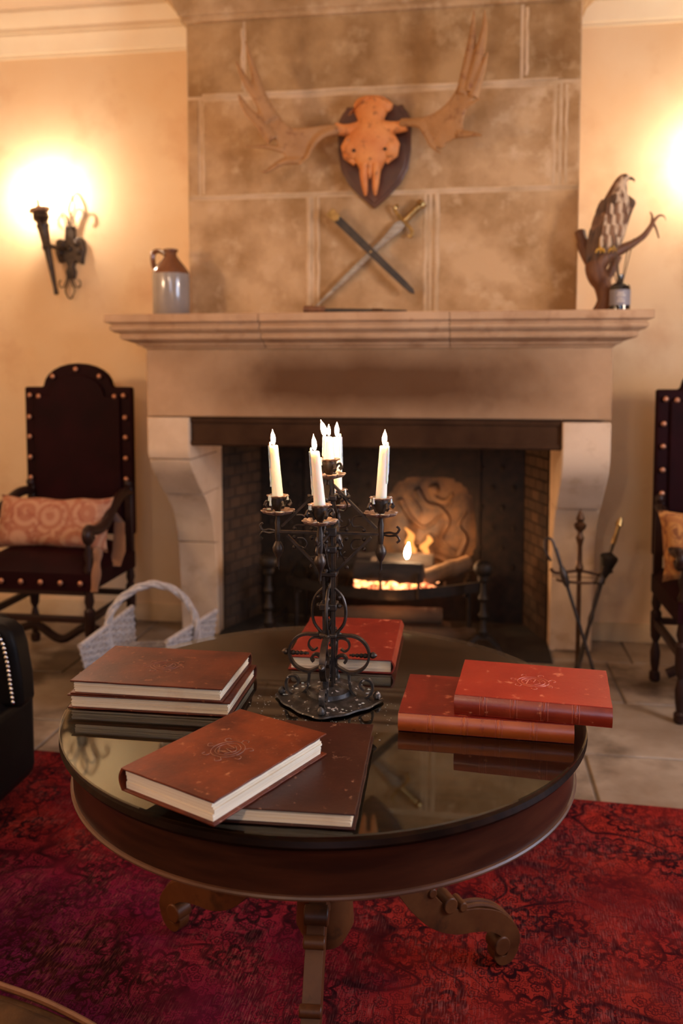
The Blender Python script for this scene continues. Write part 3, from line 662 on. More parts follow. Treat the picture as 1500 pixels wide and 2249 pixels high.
# a dark wooden pistol-like crop lying flat
cr = thing('riding_crop', 'dark slender riding crop with brown knob lying along the mantel', 'riding crop', (-.575, 4.0, ZM))
MB().tube([(-.20, 0, .018), (-.16, -.002, .016), (-.10, 0, .016)], [.016, .018, .013], 12).build('knob', M['driftwood'], cr)
MB().tube([(-.10, 0, .010), (.10, .005, .009), (.28, .0, .006)], [.011, .009, .004], 10).build('shaft', M['scab'], cr)
MB().tube([(.12, .004, .009), (.17, .003, .008)], .0105, 10).build('ferrule', M['pole'], cr)

def along(a, b):  # matrix with local X along a->b, local Z to the viewer (-Y)
    a, b = Vector(a), Vector(b); x = (b - a).normalized(); z = Vector((0, -1, 0)); yv = z.cross(x).normalized()
    m = Matrix((x, yv, z)).transposed().to_4x4(); m.translation = a; return m, (b - a).length
A, L = along((-.826, 4.375, 1.757), (-.222, 4.368, 2.322))
sw = thing('short_sword', 'old short sword with brass hilt leaning on the chimney stones', 'sword', (-.826, 4.375, 1.757))
L0 = L * .80
bl = [(0, .002), (.10, -.008), (.3, -.014), (.5, -.014), (L0 - .12, -.015), (L0 - .03, -.026), (L0, -.013), (L0, .013), (L0 - .03, .026), (L0 - .12, .015), (.5, .014), (.3, .014), (.1, .008)]
MB(A).prism(bl, -.003, .003).build('blade', M['steel'], sw, world=True, bev=.002)
MB(A).tube(smoothpath([(L0 + .035, .072, 0), (L0 + .03, .082, 0), (L0 + .012, .075, 0), (L0 + .005, .04, 0), (L0 + .004, 0, 0), (L0 + .005, -.04, 0), (L0 - .003, -.07, 0), (L0 - .022, -.078, 0), (L0 - .026, -.066, 0)], 4), .0095, 8).build('guard', M['brass'], sw, world=True)
g = MB(A)
g.tube([(L0 + .004 + i * .011, 0, 0) for i in range(11)], [.018 if i % 2 else .0155 for i in range(11)], 12)
g.build('grip', M['brass'], sw, world=True)
MB(A).tube([(L0 + .112, 0, 0), (L0 + .12, 0, 0), (L0 + .136, 0, 0), (L0 + .142, 0, 0)], [.018, .027, .025, .012], 14).build('pommel', M['brass'], sw, world=True)
A, L = along((-.707, 4.34, 2.262), (-.282, 4.33, 1.852))
sc_ = thing('scabbard', 'black leather scabbard with brass throat crossing the sword', 'scabbard', (-.5, 4.34, 1.86))
MB(A).prism([(.045, -.021), (L - .06, -.016), (L - .02, -.012), (L, -.001), (L, .001), (L - .02, .012), (L - .06, .016), (.045, .021)], -.009, .009).build('sheath', M['scab'], sc_, world=True, bev=.004)
MB(A).prism([(-.004, -.023), (.05, -.022), (.062, 0), (.05, .022), (-.004, .023)], -.011, .011).box(.015, .034, -.008, .008, .011, .015).build('throat', M['brass'], sc_, world=True, bev=.003)
MB(A).prism([(L - .09, -.0165), (L - .02, -.0135), (L + .004, 0), (L - .02, .0135), (L - .09, .0165)], -.0105, .0105).build('chape', M['scab'], sc_, world=True, bev=.003)
MB().tube([(-.5, 4.41, 2.06), (-.5, 4.325, 2.06)], .004, 8).build('wall_pin', M['brass'], sc_, world=True)

# ---- skull mount.  px(x,y) of the photograph -> metres on the wall (plain linear scale)
def wp(x, y, Y=4.3): return ((-.489 + (x - 822) * .002245) , Y, 2.822 - (y - 213) * .002205 + (x - 822) * .00003)
def cp(cx, cy, Y=4.3): return wp(500 + cx / 2.5, 50 + cy / 2.5, Y)
sk = thing('moose_skull_mount', 'orange-brown moose skull with broad antlers on a dark wooden shield', 'skull mount', (-.489, 4.39, 2.279))
half = [(0, -1.0), (.35, -.80), (.72, -.55), (.93, -.28), (1.0, .05), (1.0, .42), (.98, .62), (.90, .72), (.80, .80), (.76, .86), (.62, .84), (.50, .88), (.40, .97), (.30, 1.0)]
hh, hw = (2.822 - 2.279) / 2, .182; zc = (2.822 + 2.279) / 2
out = [(x * hw, y_ * hh) for x, y_ in half]; out += [(-x, y_) for x, y_ in reversed(out[1:])]
Sh = T(-.489, 4.398, zc) @ Rx(PI / 2)
MB(Sh).prism(out, 0, .018).build('shield', M['shield'], sk, world=True, bev=.006, seg=3)
MB(Sh).prism([(x * .9, y_ * .92) for x, y_ in out], .018, .026).build('shield_face', M['shield'], sk, world=True, bev=.005, seg=3)
# cranium and muzzle, lofted top to bottom
secs = []
for (cy, w_, d, yc) in ((412, 62, .035, 4.335), (440, 92, .05, 4.325), (480, 104, .06, 4.315), (530, 84, .066, 4.305), (570, 62, .07, 4.30), (600, 110, .078, 4.292), (640, 128, .080, 4.288),
                       (690, 140, .078, 4.286), (730, 132, .070, 4.288), (765, 100, .062, 4.290), (800, 72, .052, 4.292), (830, 58, .044, 4.296), (850, 50, .036, 4.30)):
    c = Vector(cp(795, cy, yc)); secs.append((c, (w_ * .4 * .00224, 0, 0), (0, -d * .72, .0)))
MB().loft(secs, 28).build('skull', M['bone'], sk, world=True, smooth=60, sub=1)
for s_ in (-1, 1):   # premaxilla prongs, orbits, pedicles, back flares
    MB().tube([cp(795 + s_ * 30, 800, 4.275), cp(795 + s_ * 34, 850, 4.27), cp(795 + s_ * 31, 900, 4.275), cp(795 + s_ * 27, 945, 4.285), cp(795 + s_ * 27, 968, 4.29)], [.024, .021, .017, .012, .005], 10).build('nasal_prong', M['bone'], sk, world=True, smooth=60)
    ob = MB(); c = Vector(cp(795 + s_ * 95, 712, 4.285))
    ob.ball(c, .052, 18, (1.0, .75, 1.05)); ob.tube([cp(795 + s_ * 60, 640, 4.28), cp(795 + s_ * 120, 668, 4.275), cp(795 + s_ * 138, 700, 4.28), cp(795 + s_ * 130, 750, 4.29), cp(795 + s_ * 85, 790, 4.295)], [.02, .022, .022, .020, .012], 10)
    ob.build('orbit', M['bone'], sk, world=True, smooth=60)
    MB().ball(Vector(cp(795 + s_ * 85, 732, 4.243)), .0085, 10, (1, .5, 1)).build('foramen', M['sootd'], sk, world=True)
    MB().tube([cp(795 + s_ * 50, 605, 4.29), cp(795 + s_ * 110, 610, 4.285), cp(795 + s_ * 150, 608, 4.28), cp(795 + s_ * 195, 600, 4.275)], [.04, .032, .028, .030], 14).build('pedicle', M['bone'], sk, world=True, smooth=60)
    MB().loft([(cp(795 + s_ * 20, 440, 4.31), (.03, 0, 0), (0, .03, .0)), (cp(795 + s_ * 60, 470, 4.30), (.03, 0, .02), (0, .028, 0)), (cp(795 + s_ * 98, 500, 4.30), (.022, 0, .022), (0, .02, 0)), (cp(795 + s_ * 110, 505, 4.30), (.006, 0, .008), (0, .008, 0))], 12).build('temporal_flare', M['bone'], sk, world=True, smooth=60)
MB().tube([cp(795, 800, 4.262), cp(795, 850, 4.262), cp(795, 880, 4.268)], [.010, .011, .004], 8).build('nasal_bone', M['bone'], sk, world=True)
# antlers : palm plate + beam + tines
def palm(outline, thick, Yf):
    pts = [cp(x, y_, 4.3) for x, y_ in outline]; n = len(pts)
    cx = sum(p[0] for p in pts) / n; cz = sum(p[2] for p in pts) / n; mb = MB(); vs_ = []
    rings = [(1.0, 0), (.93, 1), (.6, 1.25), (0.2, 1.35)]
    # grid via concentric rings front and back
    fs = []
    for side in (-1, 1):
        for k, (s_, t_) in enumerate(rings):
            for (x, _, z) in pts:
                X = cx + (x - cx) * s_; Z = cz + (z - cz) * s_
                vs_.append((X, Yf(X) + side * thick * t_ * .5 + noise.noise(Vector((X * 14, Z * 14, 0))) * .006, Z))
    nr = len(rings)
    for sd in (0, 1):
        o0 = sd * nr * n
        for k in range(nr - 1):
            for i in range(n): l = (i + 1) % n; fs.append((o0 + k * n + i, o0 + k * n + l, o0 + k * n + n + l, o0 + k * n + n + i))
        fs.append(tuple(o0 + (nr - 1) * n + i for i in range(n)))
    for i in range(n): l = (i + 1) % n; fs.append((i, l, nr * n + l, nr * n + i))
    mb.add(vs_, fs); return mb
def dens(pts, k=3): return [(p.x, p.y) for p in smoothpath([(x, y_, 0) for x, y_ in pts + [pts[0]]], k)][:-1]
LY = lambda X: 4.30 - .16 * min(1, abs(X + .489) / .6)
lo_ = dens([(620, 585), (520, 595), (440, 605), (370, 600), (310, 545), (265, 470), (225, 440), (205, 480), (235, 560), (270, 640), (300, 690), (320, 730), (350, 770), (400, 790), (440, 795), (462, 760), (470, 710), (500, 670), (560, 650), (625, 640)])
ro = dens([(960, 570), (1020, 575), (1090, 575), (1150, 560), (1210, 520), (1250, 470), (1275, 430), (1330, 410), (1370, 430), (1360, 490), (1330, 540), (1300, 600), (1295, 660), (1310, 700), (1260, 715), (1210, 735), (1180, 760), (1140, 740), (1110, 690), (1085, 640), (1040, 610), (970, 605)])
def antler(outline, tines, label):
    mb = palm(outline, .024, LY)
    for pts, r0 in tines:
        P = [cp(x, y_, 0) for x, y_ in pts]; P = smoothpath([(p[0], LY(p[0]) - .006 * i, p[2]) for i, p in enumerate(P)], 4)
        n = len(P); mb.tube(P, [r0 + (.004 - r0) * (i / (n - 1)) ** 1.3 for i in range(n)], 10, fx=.75)
    o = mb.build('antler', M['antler'], sk, world=True, smooth=60); o['label'] = label
    r_ = o.modifiers.new('remesh', 'REMESH'); r_.mode = 'VOXEL'; r_.voxel_size = .005; r_.use_smooth_shade = True
    sm = o.modifiers.new('smooth', 'SMOOTH'); sm.iterations = 6; sm.factor = .6
antler(lo_, (([(285, 560), (225, 440), (195, 330), (170, 240), (150, 155)], .034), ([(260, 580), (215, 470), (160, 390), (120, 310), (100, 260)], .034), ([(285, 670), (220, 590), (160, 530), (125, 470), (110, 435)], .038),
               ([(330, 725), (260, 712), (200, 712), (135, 714)], .020), ([(420, 780), (340, 790), (290, 820), (250, 848), (215, 846)], .026), ([(620, 610), (540, 640), (490, 700), (460, 770), (420, 808)], .030)), 'left moose antler')
antler(ro, (([(1290, 490), (1315, 350), (1335, 230), (1340, 150), (1345, 70)], .036), ([(1325, 480), (1360, 350), (1388, 230), (1400, 150), (1395, 80)], .036), ([(1345, 510), (1375, 420), (1400, 350), (1415, 290)], .028),
               ([(1300, 560), (1345, 540), (1390, 520)], .014), ([(1270, 690), (1330, 700), (1400, 716)], .026), ([(960, 590), (1060, 610), (1100, 670), (1130, 740), (1185, 790)], .026)), 'right moose antler')

# ---- mounted buzzard on branch
bd = thing('mounted_hawk', 'stuffed brown hawk perched on a forked branch on the mantel', 'stuffed bird', (.60, 4.25, ZM))
br = MB(); trunk = smoothpath([(.0, 0, 0), (.016, 0, .06), (.008, 0, .13), (-.018, 0, .18), (-.022, 0, .225), (.012, -.003, .262), (.07, -.005, .29), (.13, 0, .318), (.185, 0, .355), (.215, 0, .395), (.232, 0, .43)], 5)
n = len(trunk); br.tube(trunk, [interp([(0, .042), (.1, .032), (.25, .046), (.42, .052), (.55, .032), (.75, .015), (1, .009)], i / (n - 1)) for i in range(n)], 14)
br.build('branch', M['driftwood'], bd, smooth=60)
MB().tube(smoothpath([(-.03, .03, .22), (-.065, .04, .29), (-.085, .04, .35), (-.098, .04, .40)], 4), [.032] * 4 + [.032] * 4 + [.026] * 4 + [.012], 10).build('branch_stub', M['driftwood'], bd)
MB().tube(smoothpath([(.022, 0, .10), (.034, .01, .16), (.052, .01, .21), (.075, .0, .27)], 4), [.014] * 6 + [.02] * 7, 8).build('branch_stub', M['driftwood'], bd)
for pts in ([(.222, 0, .41), (.224, 0, .445), (.214, 0, .468)], [(.228, 0, .42), (.252, 0, .448), (.275, 0, .446), (.286, 0, .424)], [(.226, 0, .42), (.242, 0, .39), (.256, 0, .345)]):
    MB().tube(smoothpath(pts, 4), [.008 - .0006 * i for i in range((len(pts) - 1) * 4 + 1)], 8).build('twig', M['driftwood'], bd)
bs_ = [((-.012, .0, .262), .03, .03), ((-.002, 0, .292), .062, .055), ((.012, -.005, .335), .078, .066), ((.030, -.01, .39), .080, .070), ((.046, -.012, .445), .074, .068), ((.056, -.012, .50), .064, .060), ((.064, -.012, .545), .050, .048), ((.070, -.012, .58), .036, .036), ((.080, -.012, .608), .029, .029), ((.092, -.012, .622), .026, .025), ((.106, -.012, .624), .019, .019), ((.116, -.012, .620), .010, .011)]
secs = []
for i, (c, a, b) in enumerate(bs_):
    t0 = Vector(bs_[max(i - 1, 0)][0]); t1 = Vector(bs_[min(i + 1, len(bs_) - 1)][0]); d = (t1 - t0).normalized()
    u = Vector((0, 1, 0)).cross(d).normalized(); secs.append((c, u * a, Vector((0, b, 0))))
def m_hawk():
    m, nt, bs = base('hawk_plumage'); v = coords(nt); sep = nt.nodes.new('ShaderNodeSeparateXYZ'); nt.links.new(v, sep.inputs[0])
    # breast faces the front right; cream there, brown along the back
    side = mth(nt, 'ADD', mth(nt, 'MULTIPLY', sep.outputs[0], .95), mth(nt, 'ADD', mth(nt, 'MULTIPLY', sep.outputs[2], -.34), mth(nt, 'MULTIPLY', sep.outputs[1], -.5)))
    f = mapr(nt, mth(nt, 'ADD', side, mth(nt, 'MULTIPLY', noisef(nt, v, 16, 4), .05)), -.118, -.085, 0, 1)
    str_ = mapr(nt, noisef(nt, coords(nt, (1, 1, .28)), 55, 3), .47, .56, 0, 1)
    cream = mixc(nt, str_, (.66, .48, .31), (.15, .065, .028)); br_ = mixc(nt, mapr(nt, noisef(nt, v, 40, 4), .4, .6, 0, 1), (.11, .045, .018), (.24, .11, .05))
    nt.links.new(mixc(nt, f, br_, cream), bs.inputs['Base Color']); bs.inputs['Roughness'].default_value = .8
    bump(nt, bs, noisef(nt, coords(nt, (1, 1, .3)), 90, 3), .8, .004); return m
MB().loft(secs, 20).build('body', m_hawk(), bd, smooth=70, sub=1)
MB().tube([(.112, -.012, .622), (.128, -.012, .619), (.138, -.012, .610), (.136, -.012, .602)], [.008, .007, .004, .0015], 8).build('beak', M['scab'], bd)
for s_ in (-1, 1): MB().ball((.098, -.012 + s_ * .023, .627), .005, 8).build('eye', M['bottle'], bd)
def feather(mb, a, b, w_, nrm):
    a, b = Vector(a), Vector(b); d = (b - a); nrm = Vector(nrm).normalized(); s_ = d.cross(nrm).normalized(); P = []; W = [.5, .95, 1, .85, .35]
    top = []; 
    for i, u in enumerate((0, .25, .55, .82, 1)):
        c = a + d * u + nrm * .004 * math.sin(PI * u); top += [c - s_ * w_ * W[i], c + nrm * .003, c + s_ * w_ * W[i]]
    bot = [p - nrm * .002 for p in top]; k = 15
    fs = []
    for i in range(4):
        for j_ in (0, 1):
            fs.append((i * 3 + j_, i * 3 + j_ + 1, i * 3 + 4 + j_, i * 3 + 3 + j_)); fs.append((k + i * 3 + 3 + j_, k + i * 3 + 4 + j_, k + i * 3 + j_ + 1, k + i * 3 + j_))
        fs.append((i * 3, i * 3 + 3, k + i * 3 + 3, k + i * 3)); fs.append((i * 3 + 2, k + i * 3 + 2, k + i * 3 + 5, i * 3 + 5))
    fs += [(0, k, k + 1, 1), (1, k + 1, k + 2, 2), (12, 13, k + 13, k + 12), (13, 14, k + 14, k + 13)]
    mb.add(top + bot, fs)
q = random.Random(9)
# near (left) wing : overlapping rows down the back
for rowi, (mm, z0, ln, cnt) in enumerate((('ftr1', .42, .17, 7), ('ftr2', .47, .12, 6), ('ftr1', .52, .10, 5))):
    for i in range(cnt):
        mb = MB(); u = i / (cnt - 1)
        a = (-.042 + u * .050 + rowi * .018, -.040 - .028 * u - rowi * .004, z0 + u * .02); b = (a[0] - .030 + u * .008, a[1] + .004, a[2] - ln * (1 - .2 * u))
        feather(mb, a, b, .015, (-.5, -1, .1)); mb.build('wing_feather', M[mm], bd)
for i in range(8):       # right wing held out on the far side
    mb = MB(); u = i / 7; a = (.104 + .034 * u, -.02 + .012 * u, .545 - .020 * u); b = (.090 + .030 * u, -.03, .36 + .018 * i)
    feather(mb, a, b, .017, (.3, -1, 0)); mb.build('wing_feather', M['ftr1' if i % 2 else 'ftr2'], bd)
for i in range(5):
    mb = MB(); feather(mb, (-.045 + i * .006, -.02 - i * .008, .35), (-.070 + i * .008, -.02 - i * .006, .235), .013, (-.4, -1, 0)); mb.build('tail_feather', M['ftr1'], bd)
for k, (z0, cnt) in enumerate(((.50, 5), (.455, 6), (.405, 6), (.36, 5))):
    for i in range(cnt):
        mb = MB(); a = (.018 + .017 * i - k * .008, -.066 - .012 * math.sin(PI * (i + .5) / cnt), z0 + .006 * (i % 2)); feather(mb, a, (a[0] - .006, a[1] - .002, a[2] - .062), .0105, (0.1, -1, 0)); mb.build('breast_feather', M['ftr3'] if (i + k) % 2 else M['ftr2'], bd)
for x in (-.012, .045):
    mb = MB(); mb.tube([(x, -.065, .345), (x - .003, -.066, .292)], .0075, 8)
    for dx in (-.022, 0, .018): mb.tube([(x - .003, -.066, .294), (x - .003 + dx * .7, -.074, .288), (x - .003 + dx, -.070, .275)], [.0065, .0055, .003], 6)
    mb.build('foot', M['hawkleg'], bd)
# ---- reed diffuser
df = thing('reed_diffuser', 'black glass reed diffuser bottle with pale label beside the bird', 'diffuser', (.668, 4.13, ZM))
MB().lathe([(.005, 0), (.043, 0), (.046, .004), (.046, .105), (.043, .118), (.030, .128), (.016, .134), (.014, .14), (.014, .155), (.016, .157), (.016, .168), (.010, .17)], 28).build('bottle', M['bottle'], df)
lb = MB(); seg = 16
lb.add([(.0468 * math.cos(a), .0468 * math.sin(a), z) for z in (.028, .098) for a in [PI + PI * .02 + k * PI * .96 / seg for k in range(seg + 1)]], [(k, k + 1, seg + 2 + k, seg + 1 + k) for k in range(seg)])
lbo = lb.build('paper_label', mat('label_paper', (.24, .22, .24), rough=.5), df)
# lettering strokes, illegible in the photograph, as fine raised bars
for z, ln in ((.083, .030), (.072, .036), (.058, .026), (.046, .034)):
    s_ = MB()
    for k in range(int(ln / .0045)):
        a = -PI / 2 + (-ln / 2 + k * .0045) / .047
        s_.box(-.0013, .0013, -.0003, .0004, -.003, .003, T(.0472 * math.cos(a), .0472 * math.sin(a), z) @ Rz(a + PI / 2))
    s_.build('printed_line', mat('label_ink', (.85, .72, .58), rough=.6) if 'label_ink' not in bpy.data.materials else bpy.data.materials['label_ink'], lbo)
for (dx, dy, h) in ((-.075, .02, .33), (-.045, -.01, .34), (-.02, .02, .35), (.055, .0, .33), (-.028, .0, .31), (.035, .02, .30)):
    MB().tube([(dx * .1, dy * .1, .11), (dx, dy, h)], .0022, 6).build('reed', M['reed'], df)

# ================================================================== SCONCES
def sconce():
    s = thing('wall_sconce', 'wrought-iron torch sconce with fleur-de-lis lit on the left wall', 'wall lamp', (-2.30, 4.80, 2.17), 0)
    def fl(c, s_, up=1):   # fleur-de-lis in XZ plane
        m = MB(T(c[0], c[1], c[2]) @ Matrix.Diagonal((s_, 1, s_ * up, 1)))
        m.tube(smoothpath([(0, 0, 0), (-.018, 0, .07), (-.040, 0, .11), (-.032, 0, .15), (0, 0, .19), (.032, 0, .15), (.040, 0, .11), (.018, 0, .07), (0, 0, 0)], 4), .005, 7)
        for k in (-1, 1): m.tube(smoothpath([(k * .012, 0, -.01), (k * .03, 0, .05), (k * .055, 0, .095), (k * .085, 0, .09), (k * .09, 0, .055), (k * .075, 0, .04)], 4), .005, 7)
        return m
    fl((0, -.035, .125), 1.0).build('fleur_finial', M['iron'], s)
    fl((0, -.035, -.15), .72, -1).build('fleur_finial', M['iron'], s)
    MB().prism([(-.022, -.17), (.022, -.17), (.03, -.13), (.018, -.10), (.03, -.07), (.075, -.09), (.08, -.05), (.092, .0), (.08, .06), (.05, .07), (.03, .05), (.028, .13), (-.028, .13), (-.03, .05), (-.06, .06), (-.085, .05), (-.09, -.02), (-.07, -.08), (-.03, -.07), (-.018, -.10), (-.03, -.13)], 0, .03, Rx(PI / 2)).build('back_plate', M['iron'], s, bev=.006)
    for (x, z) in ((-.06, -.02), (.06, -.02), (-.045, .03), (.045, .03), (0, 0)): MB().ball((x, -.032, z), .018, 10, (1, .8, 1)).build('rosette', M['iron'], s)
    MB().tube([(-.02, -.02, 0), (-.055, -.09, .0), (-.075, -.13, .01)], .012, 8).build('bracket', M['iron'], s)
    a, b = Vector((-.035, -.13, -.27)), Vector((-.118, -.15, .215)); d = (b - a).normalized(); rot = d.to_track_quat('Z', 'Y').to_matrix().to_4x4(); Mx = Matrix.Translation(a) @ rot; Lq = (b - a).length
    MB(Mx).lathe([(.009, 0), (.014, .005), (.012, .05), (.021, .25), (.030, .27), (.024, .29), (.031, .37), (.038, .395), (.030, .41), (.048, .435), (.044, Lq - .03)], 12).build('torch', M['iron'], s)
    MB(Mx).lathe([(.02, Lq - .035), (.058, Lq - .02), (.050, Lq), (.015, Lq)], 16, None, lambda a_, z, r: 1 + .1 * math.cos(8 * a_)).build('drip_pan', M['petal'], s)
    for k in (-1, 1): MB(Mx).tube(smoothpath([(k * .03, 0, Lq - .09), (k * .06, 0, Lq - .075), (k * .065, 0, Lq - .10), (k * .055, 0, Lq - .11)], 4), .004, 6).build('curl', M['iron'], s)
    MB(Mx).lathe([(.0115, Lq - .005), (.0115, Lq + .055)], 12).build('candle_tube', M['throat'], s)
    MB(Mx).lathe([(.004, Lq + .055), (.016, Lq + .070), (.018, Lq + .085), (.010, Lq + .105), (.002, Lq + .122)], 14).build('bulb', M['bulb'], s)
    return s
s1 = sconce()
s2 = copy_tree(s1); s2.location = (1.40, 4.80, 2.25); s2['label'] = 'wrought-iron torch sconce lit to the right of the fireplace'

# unseen fill lantern added behind the camera to light the books and wall
ln_ = thing('fill_lantern', 'unseen iron fill lantern added behind the camera', 'lantern', (-.8, -.9, 2.5))
MB().tube([(0, 0, .12), (0, 0, .97)], .008, 8).build('rod', M['iron'], ln_)
MB().lathe([(.02, 0), (.13, .0), (.13, .012), (.02, .012)], 24).build('rim', M['iron'], ln_)
MB().lathe([(.01, .10), (.09, .10), (.02, .14)], 24).build('cap', M['iron'], ln_)
MB().ball((0, 0, -.02), .11, 20).build('globe', M['lantern_fill'], ln_)
for (x, y_, lab) in ((-2.75, 1.9, 'unseen brass fill lamp with a lit globe added by the left wall'), (2.05, 2.5, 'unseen brass fill lamp with a lit globe added by the right wall')):
    fl_ = thing('fill_lamp', lab, 'lamp', (x, y_, 0))  # unseen lamps added to brighten the fireplace wall
    MB().lathe([(.15, 0), (.15, .012), (.03, .03), (.012, .05)], 24).build('base', M['brass'], fl_)
    MB().tube([(0, 0, .04), (0, 0, 1.89)], .011, 10).build('pole', M['brass'], fl_)
    MB().ball((0, 0, 2.0), .12, 20).build('globe', M['lamp'], fl_)

# ================================================================== CHAIRS
nailm = MB().ball((0, 0, 0), .014, 10, (1, .55, 1)).mesh('nail', M['nail'], 60)
def make_chair(label):
    c = thing('throne_chair', label, 'chair', (-2.06, 4.1, 0), 0, 'high-backed oxblood leather armchairs')
    W_ = .30; yb, yf = .25, -.30
    out = [(-W_, .60), (-W_, 1.385), (-.195, 1.385)] + [(.19 * math.cos(PI - a * PI / 12), 1.395 + .115 * math.sin(a * PI / 12)) for a in range(1, 12)] + [(.195, 1.385), (W_, 1.385), (W_, .60)]
    Mb = Matrix.Translation((0, yb, 0)) @ Rx(PI / 2)
    MB(Mb).prism(out, -.02, .025).build('backrest', M['chairl'], c, bev=.012, seg=3)
    MB(Mb).prism([(x * .80, .66 + (z - .66) * .93) for x, z in out], .025, .040).build('back_panel', M['chairl'], c, bev=.014, seg=3)
    pos = [(-.262, 1.34), (-.212, 1.335), (-.13, 1.44), (0, 1.478), (.13, 1.44), (.212, 1.335), (.262, 1.34)]
    for s_ in (-1, 1): pos += [(s_ * .268, z) for z in (1.225, 1.12, 1.01, .90)]
    for x, z in pos: inst('nail', nailm, c, (x, yb - .040, z))
    for x in [-.25 + i * .10 for i in range(6)]: inst('nail', nailm, c, (x, yf - .016, .47))
    # seat : domed cushion
    s_ = MB(); n = 14; vs_ = []
    for j_ in range(n + 1):
        for i in range(n + 1):
            u = i / n * 2 - 1; v = j_ / n * 2 - 1; h = (1 - abs(u) ** 4) * (1 - abs(v) ** 4); vs_.append((u * .30, -.03 + v * .27, .51 + .10 * h ** .6))
    k = len(vs_); fs = [(j_ * (n + 1) + i, j_ * (n + 1) + i + 1, (j_ + 1) * (n + 1) + i + 1, (j_ + 1) * (n + 1) + i) for j_ in range(n) for i in range(n)]
    s_.add(vs_, fs); s_.box(-.30, .30, -.30, .24, .43, .512); s_.build('seat', M['chairl'], c, bev=0, smooth=50)
    prof = [(.02, 0), (.026, .01), (.026, .04), (.016, .05), (.022, .09), (.024, .14), (.013, .19), (.024, .215), (.024, .235), (.026, .24), (.026, .33), (.016, .345), (.024, .375), (.018, .42), (.02, .44)]
    legm = MB().lathe(prof, 14).mesh('leg', M['chairw'])
    for x in (-.275, .275):
        for y_ in (-.275, .23): inst('leg', legm, c, (x, y_, 0))
        MB().lathe([(.02, .60), (.022, .62), (.014, .66), (.016, .70), (.012, .80)] if False else [(.018, .50), (.024, .53), (.013, .56), (.022, .60), (.012, .64), (.016, .68), (.02, .70)], 14, T(x, -.275, 0)).build('arm_post', M['chairw'], c)
        P = smoothpath([(x, .23, .83), (x * 1.02, .12, .835), (x * 1.06, -.02, .79), (x * 1.1, -.14, .725), (x * 1.1, -.25, .715), (x * 1.1, -.32, .73), (x * 1.1, -.345, .705), (x * 1.1, -.325, .68), (x * 1.1, -.30, .69)], 4)
        MB().tube(P, .021, 10, fx=1.25).build('arm', M['chairw'], c, smooth=60)
        MB().box(x - .02, x + .02, .215, .25, .42, .86).ball((x, .22, .875), .024, 10).build('back_post', M['chairw'], c, bev=.004)
        MB().bar([(x, -.275, .285), (x, .23, .285)], .028, .035, (1, 0, 0)).build('stretcher', M['chairw'], c, bev=.004)
    MB().bar([(-.275, -.275, .285), (.275, -.275, .285)], .028, .03, (0, 1, 0)).build('stretcher', M['chairw'], c, bev=.004)
    MB().bar([(-.275, .23, .29), (.275, .23, .29)], .028, .03, (0, 1, 0)).build('stretcher', M['chairw'], c, bev=.004)
    MB().tube(smoothpath([(-.275, -.02, .12), (-.14, -.02, .17), (0, -.02, .10), (.14, -.02, .17), (.275, -.02, .12)], 5), .022, 10).build('stretcher', M['chairw'], c)
    MB().box(-.26, .26, -.292, -.262, .405, .432).build('seat_rail', M['chairw'], c, bev=.003)
    return c
ch = make_chair('tall oxblood leather armchair with arched studded back left of the fireplace')
ch2 = copy_tree(ch); ch2.location = (1.155, 3.97, 0); ch2['label'] = 'tall oxblood leather armchair cut off at right, beside the fire tools'
# thing: twisted legs for the right chair foot stay the same as the left
def pillow(name, label, loc, rot, wx, wz, th, m, tassel=True):
    p = thing(name, label, 'cushion', loc); p.rotation_euler = rot
    n = 18; mb = MB(); vs_ = []
    for sd in (-1, 1):
        for j_ in range(n + 1):
            for i in range(n + 1):
                u = i / n * 2 - 1; v = j_ / n * 2 - 1; h = ((1 - u ** 4) * (1 - v ** 4)) ** .55
                pin = 1 - .08 * (1 - abs(v) ** 2) * (abs(u) > .9); ex = 1 - .10 * (1 - u * u) * abs(v) ** 3
                vs_.append((u * wx / 2 * pin, sd * th / 2 * h, wz / 2 + v * wz / 2 * ex + .004 * math.sin(u * 9 + v * 4)))
    k = (n + 1) ** 2; fs = []
    for sd in (0, 1):
        for j_ in range(n):
            for i in range(n): a = sd * k + j_ * (n + 1) + i; fs.append((a, a + 1, a + n + 2, a + n + 1))
    for i in range(n):
        for a, b in ((i, i + 1), (n * (n + 1) + i, n * (n + 1) + i + 1), (i * (n + 1), (i + 1) * (n + 1)), (i * (n + 1) + n, (i + 1) * (n + 1) + n)): fs.append((a, b, k + b, k + a))
    mb.add(vs_, fs).build('cover', m, p, smooth=60)
    return p
pl = pillow('tapestry_cushion', 'long orange patterned tapestry cushion on the left chair', (-2.05, 3.97, .585), (R(-18), 0, 0), .60, .27, .15, M['tapestry'])
MB().loft([((.292, .03, .20), (.018, 0, 0), (0, .006, 0)), ((.30, .10, .16), (.028, 0, 0), (0, .006, 0)), ((.305, .12, .02), (.035, 0, 0), (0, .006, 0)), ((.30, .10, -.06), (.030, 0, 0), (0, .006, 0))], 10).build('corner_tie', M['velvet'], pl)
MB().tube(smoothpath([(.27, -.05, .01), (.292, -.10, -.05), (.305, -.12, -.12), (.30, -.11, -.20)], 4), [.022 + .004 * math.sin(i) for i in range(13)], 8, fx=.4).build('corner_tie', M['velvet'], pl)
pillow('gold_cushion', 'gold and orange cushion slumped on the right-hand chair', (1.10, 3.80, .585), (R(-14), 0, R(10)), .60, .30, .16, M['tapgold'])

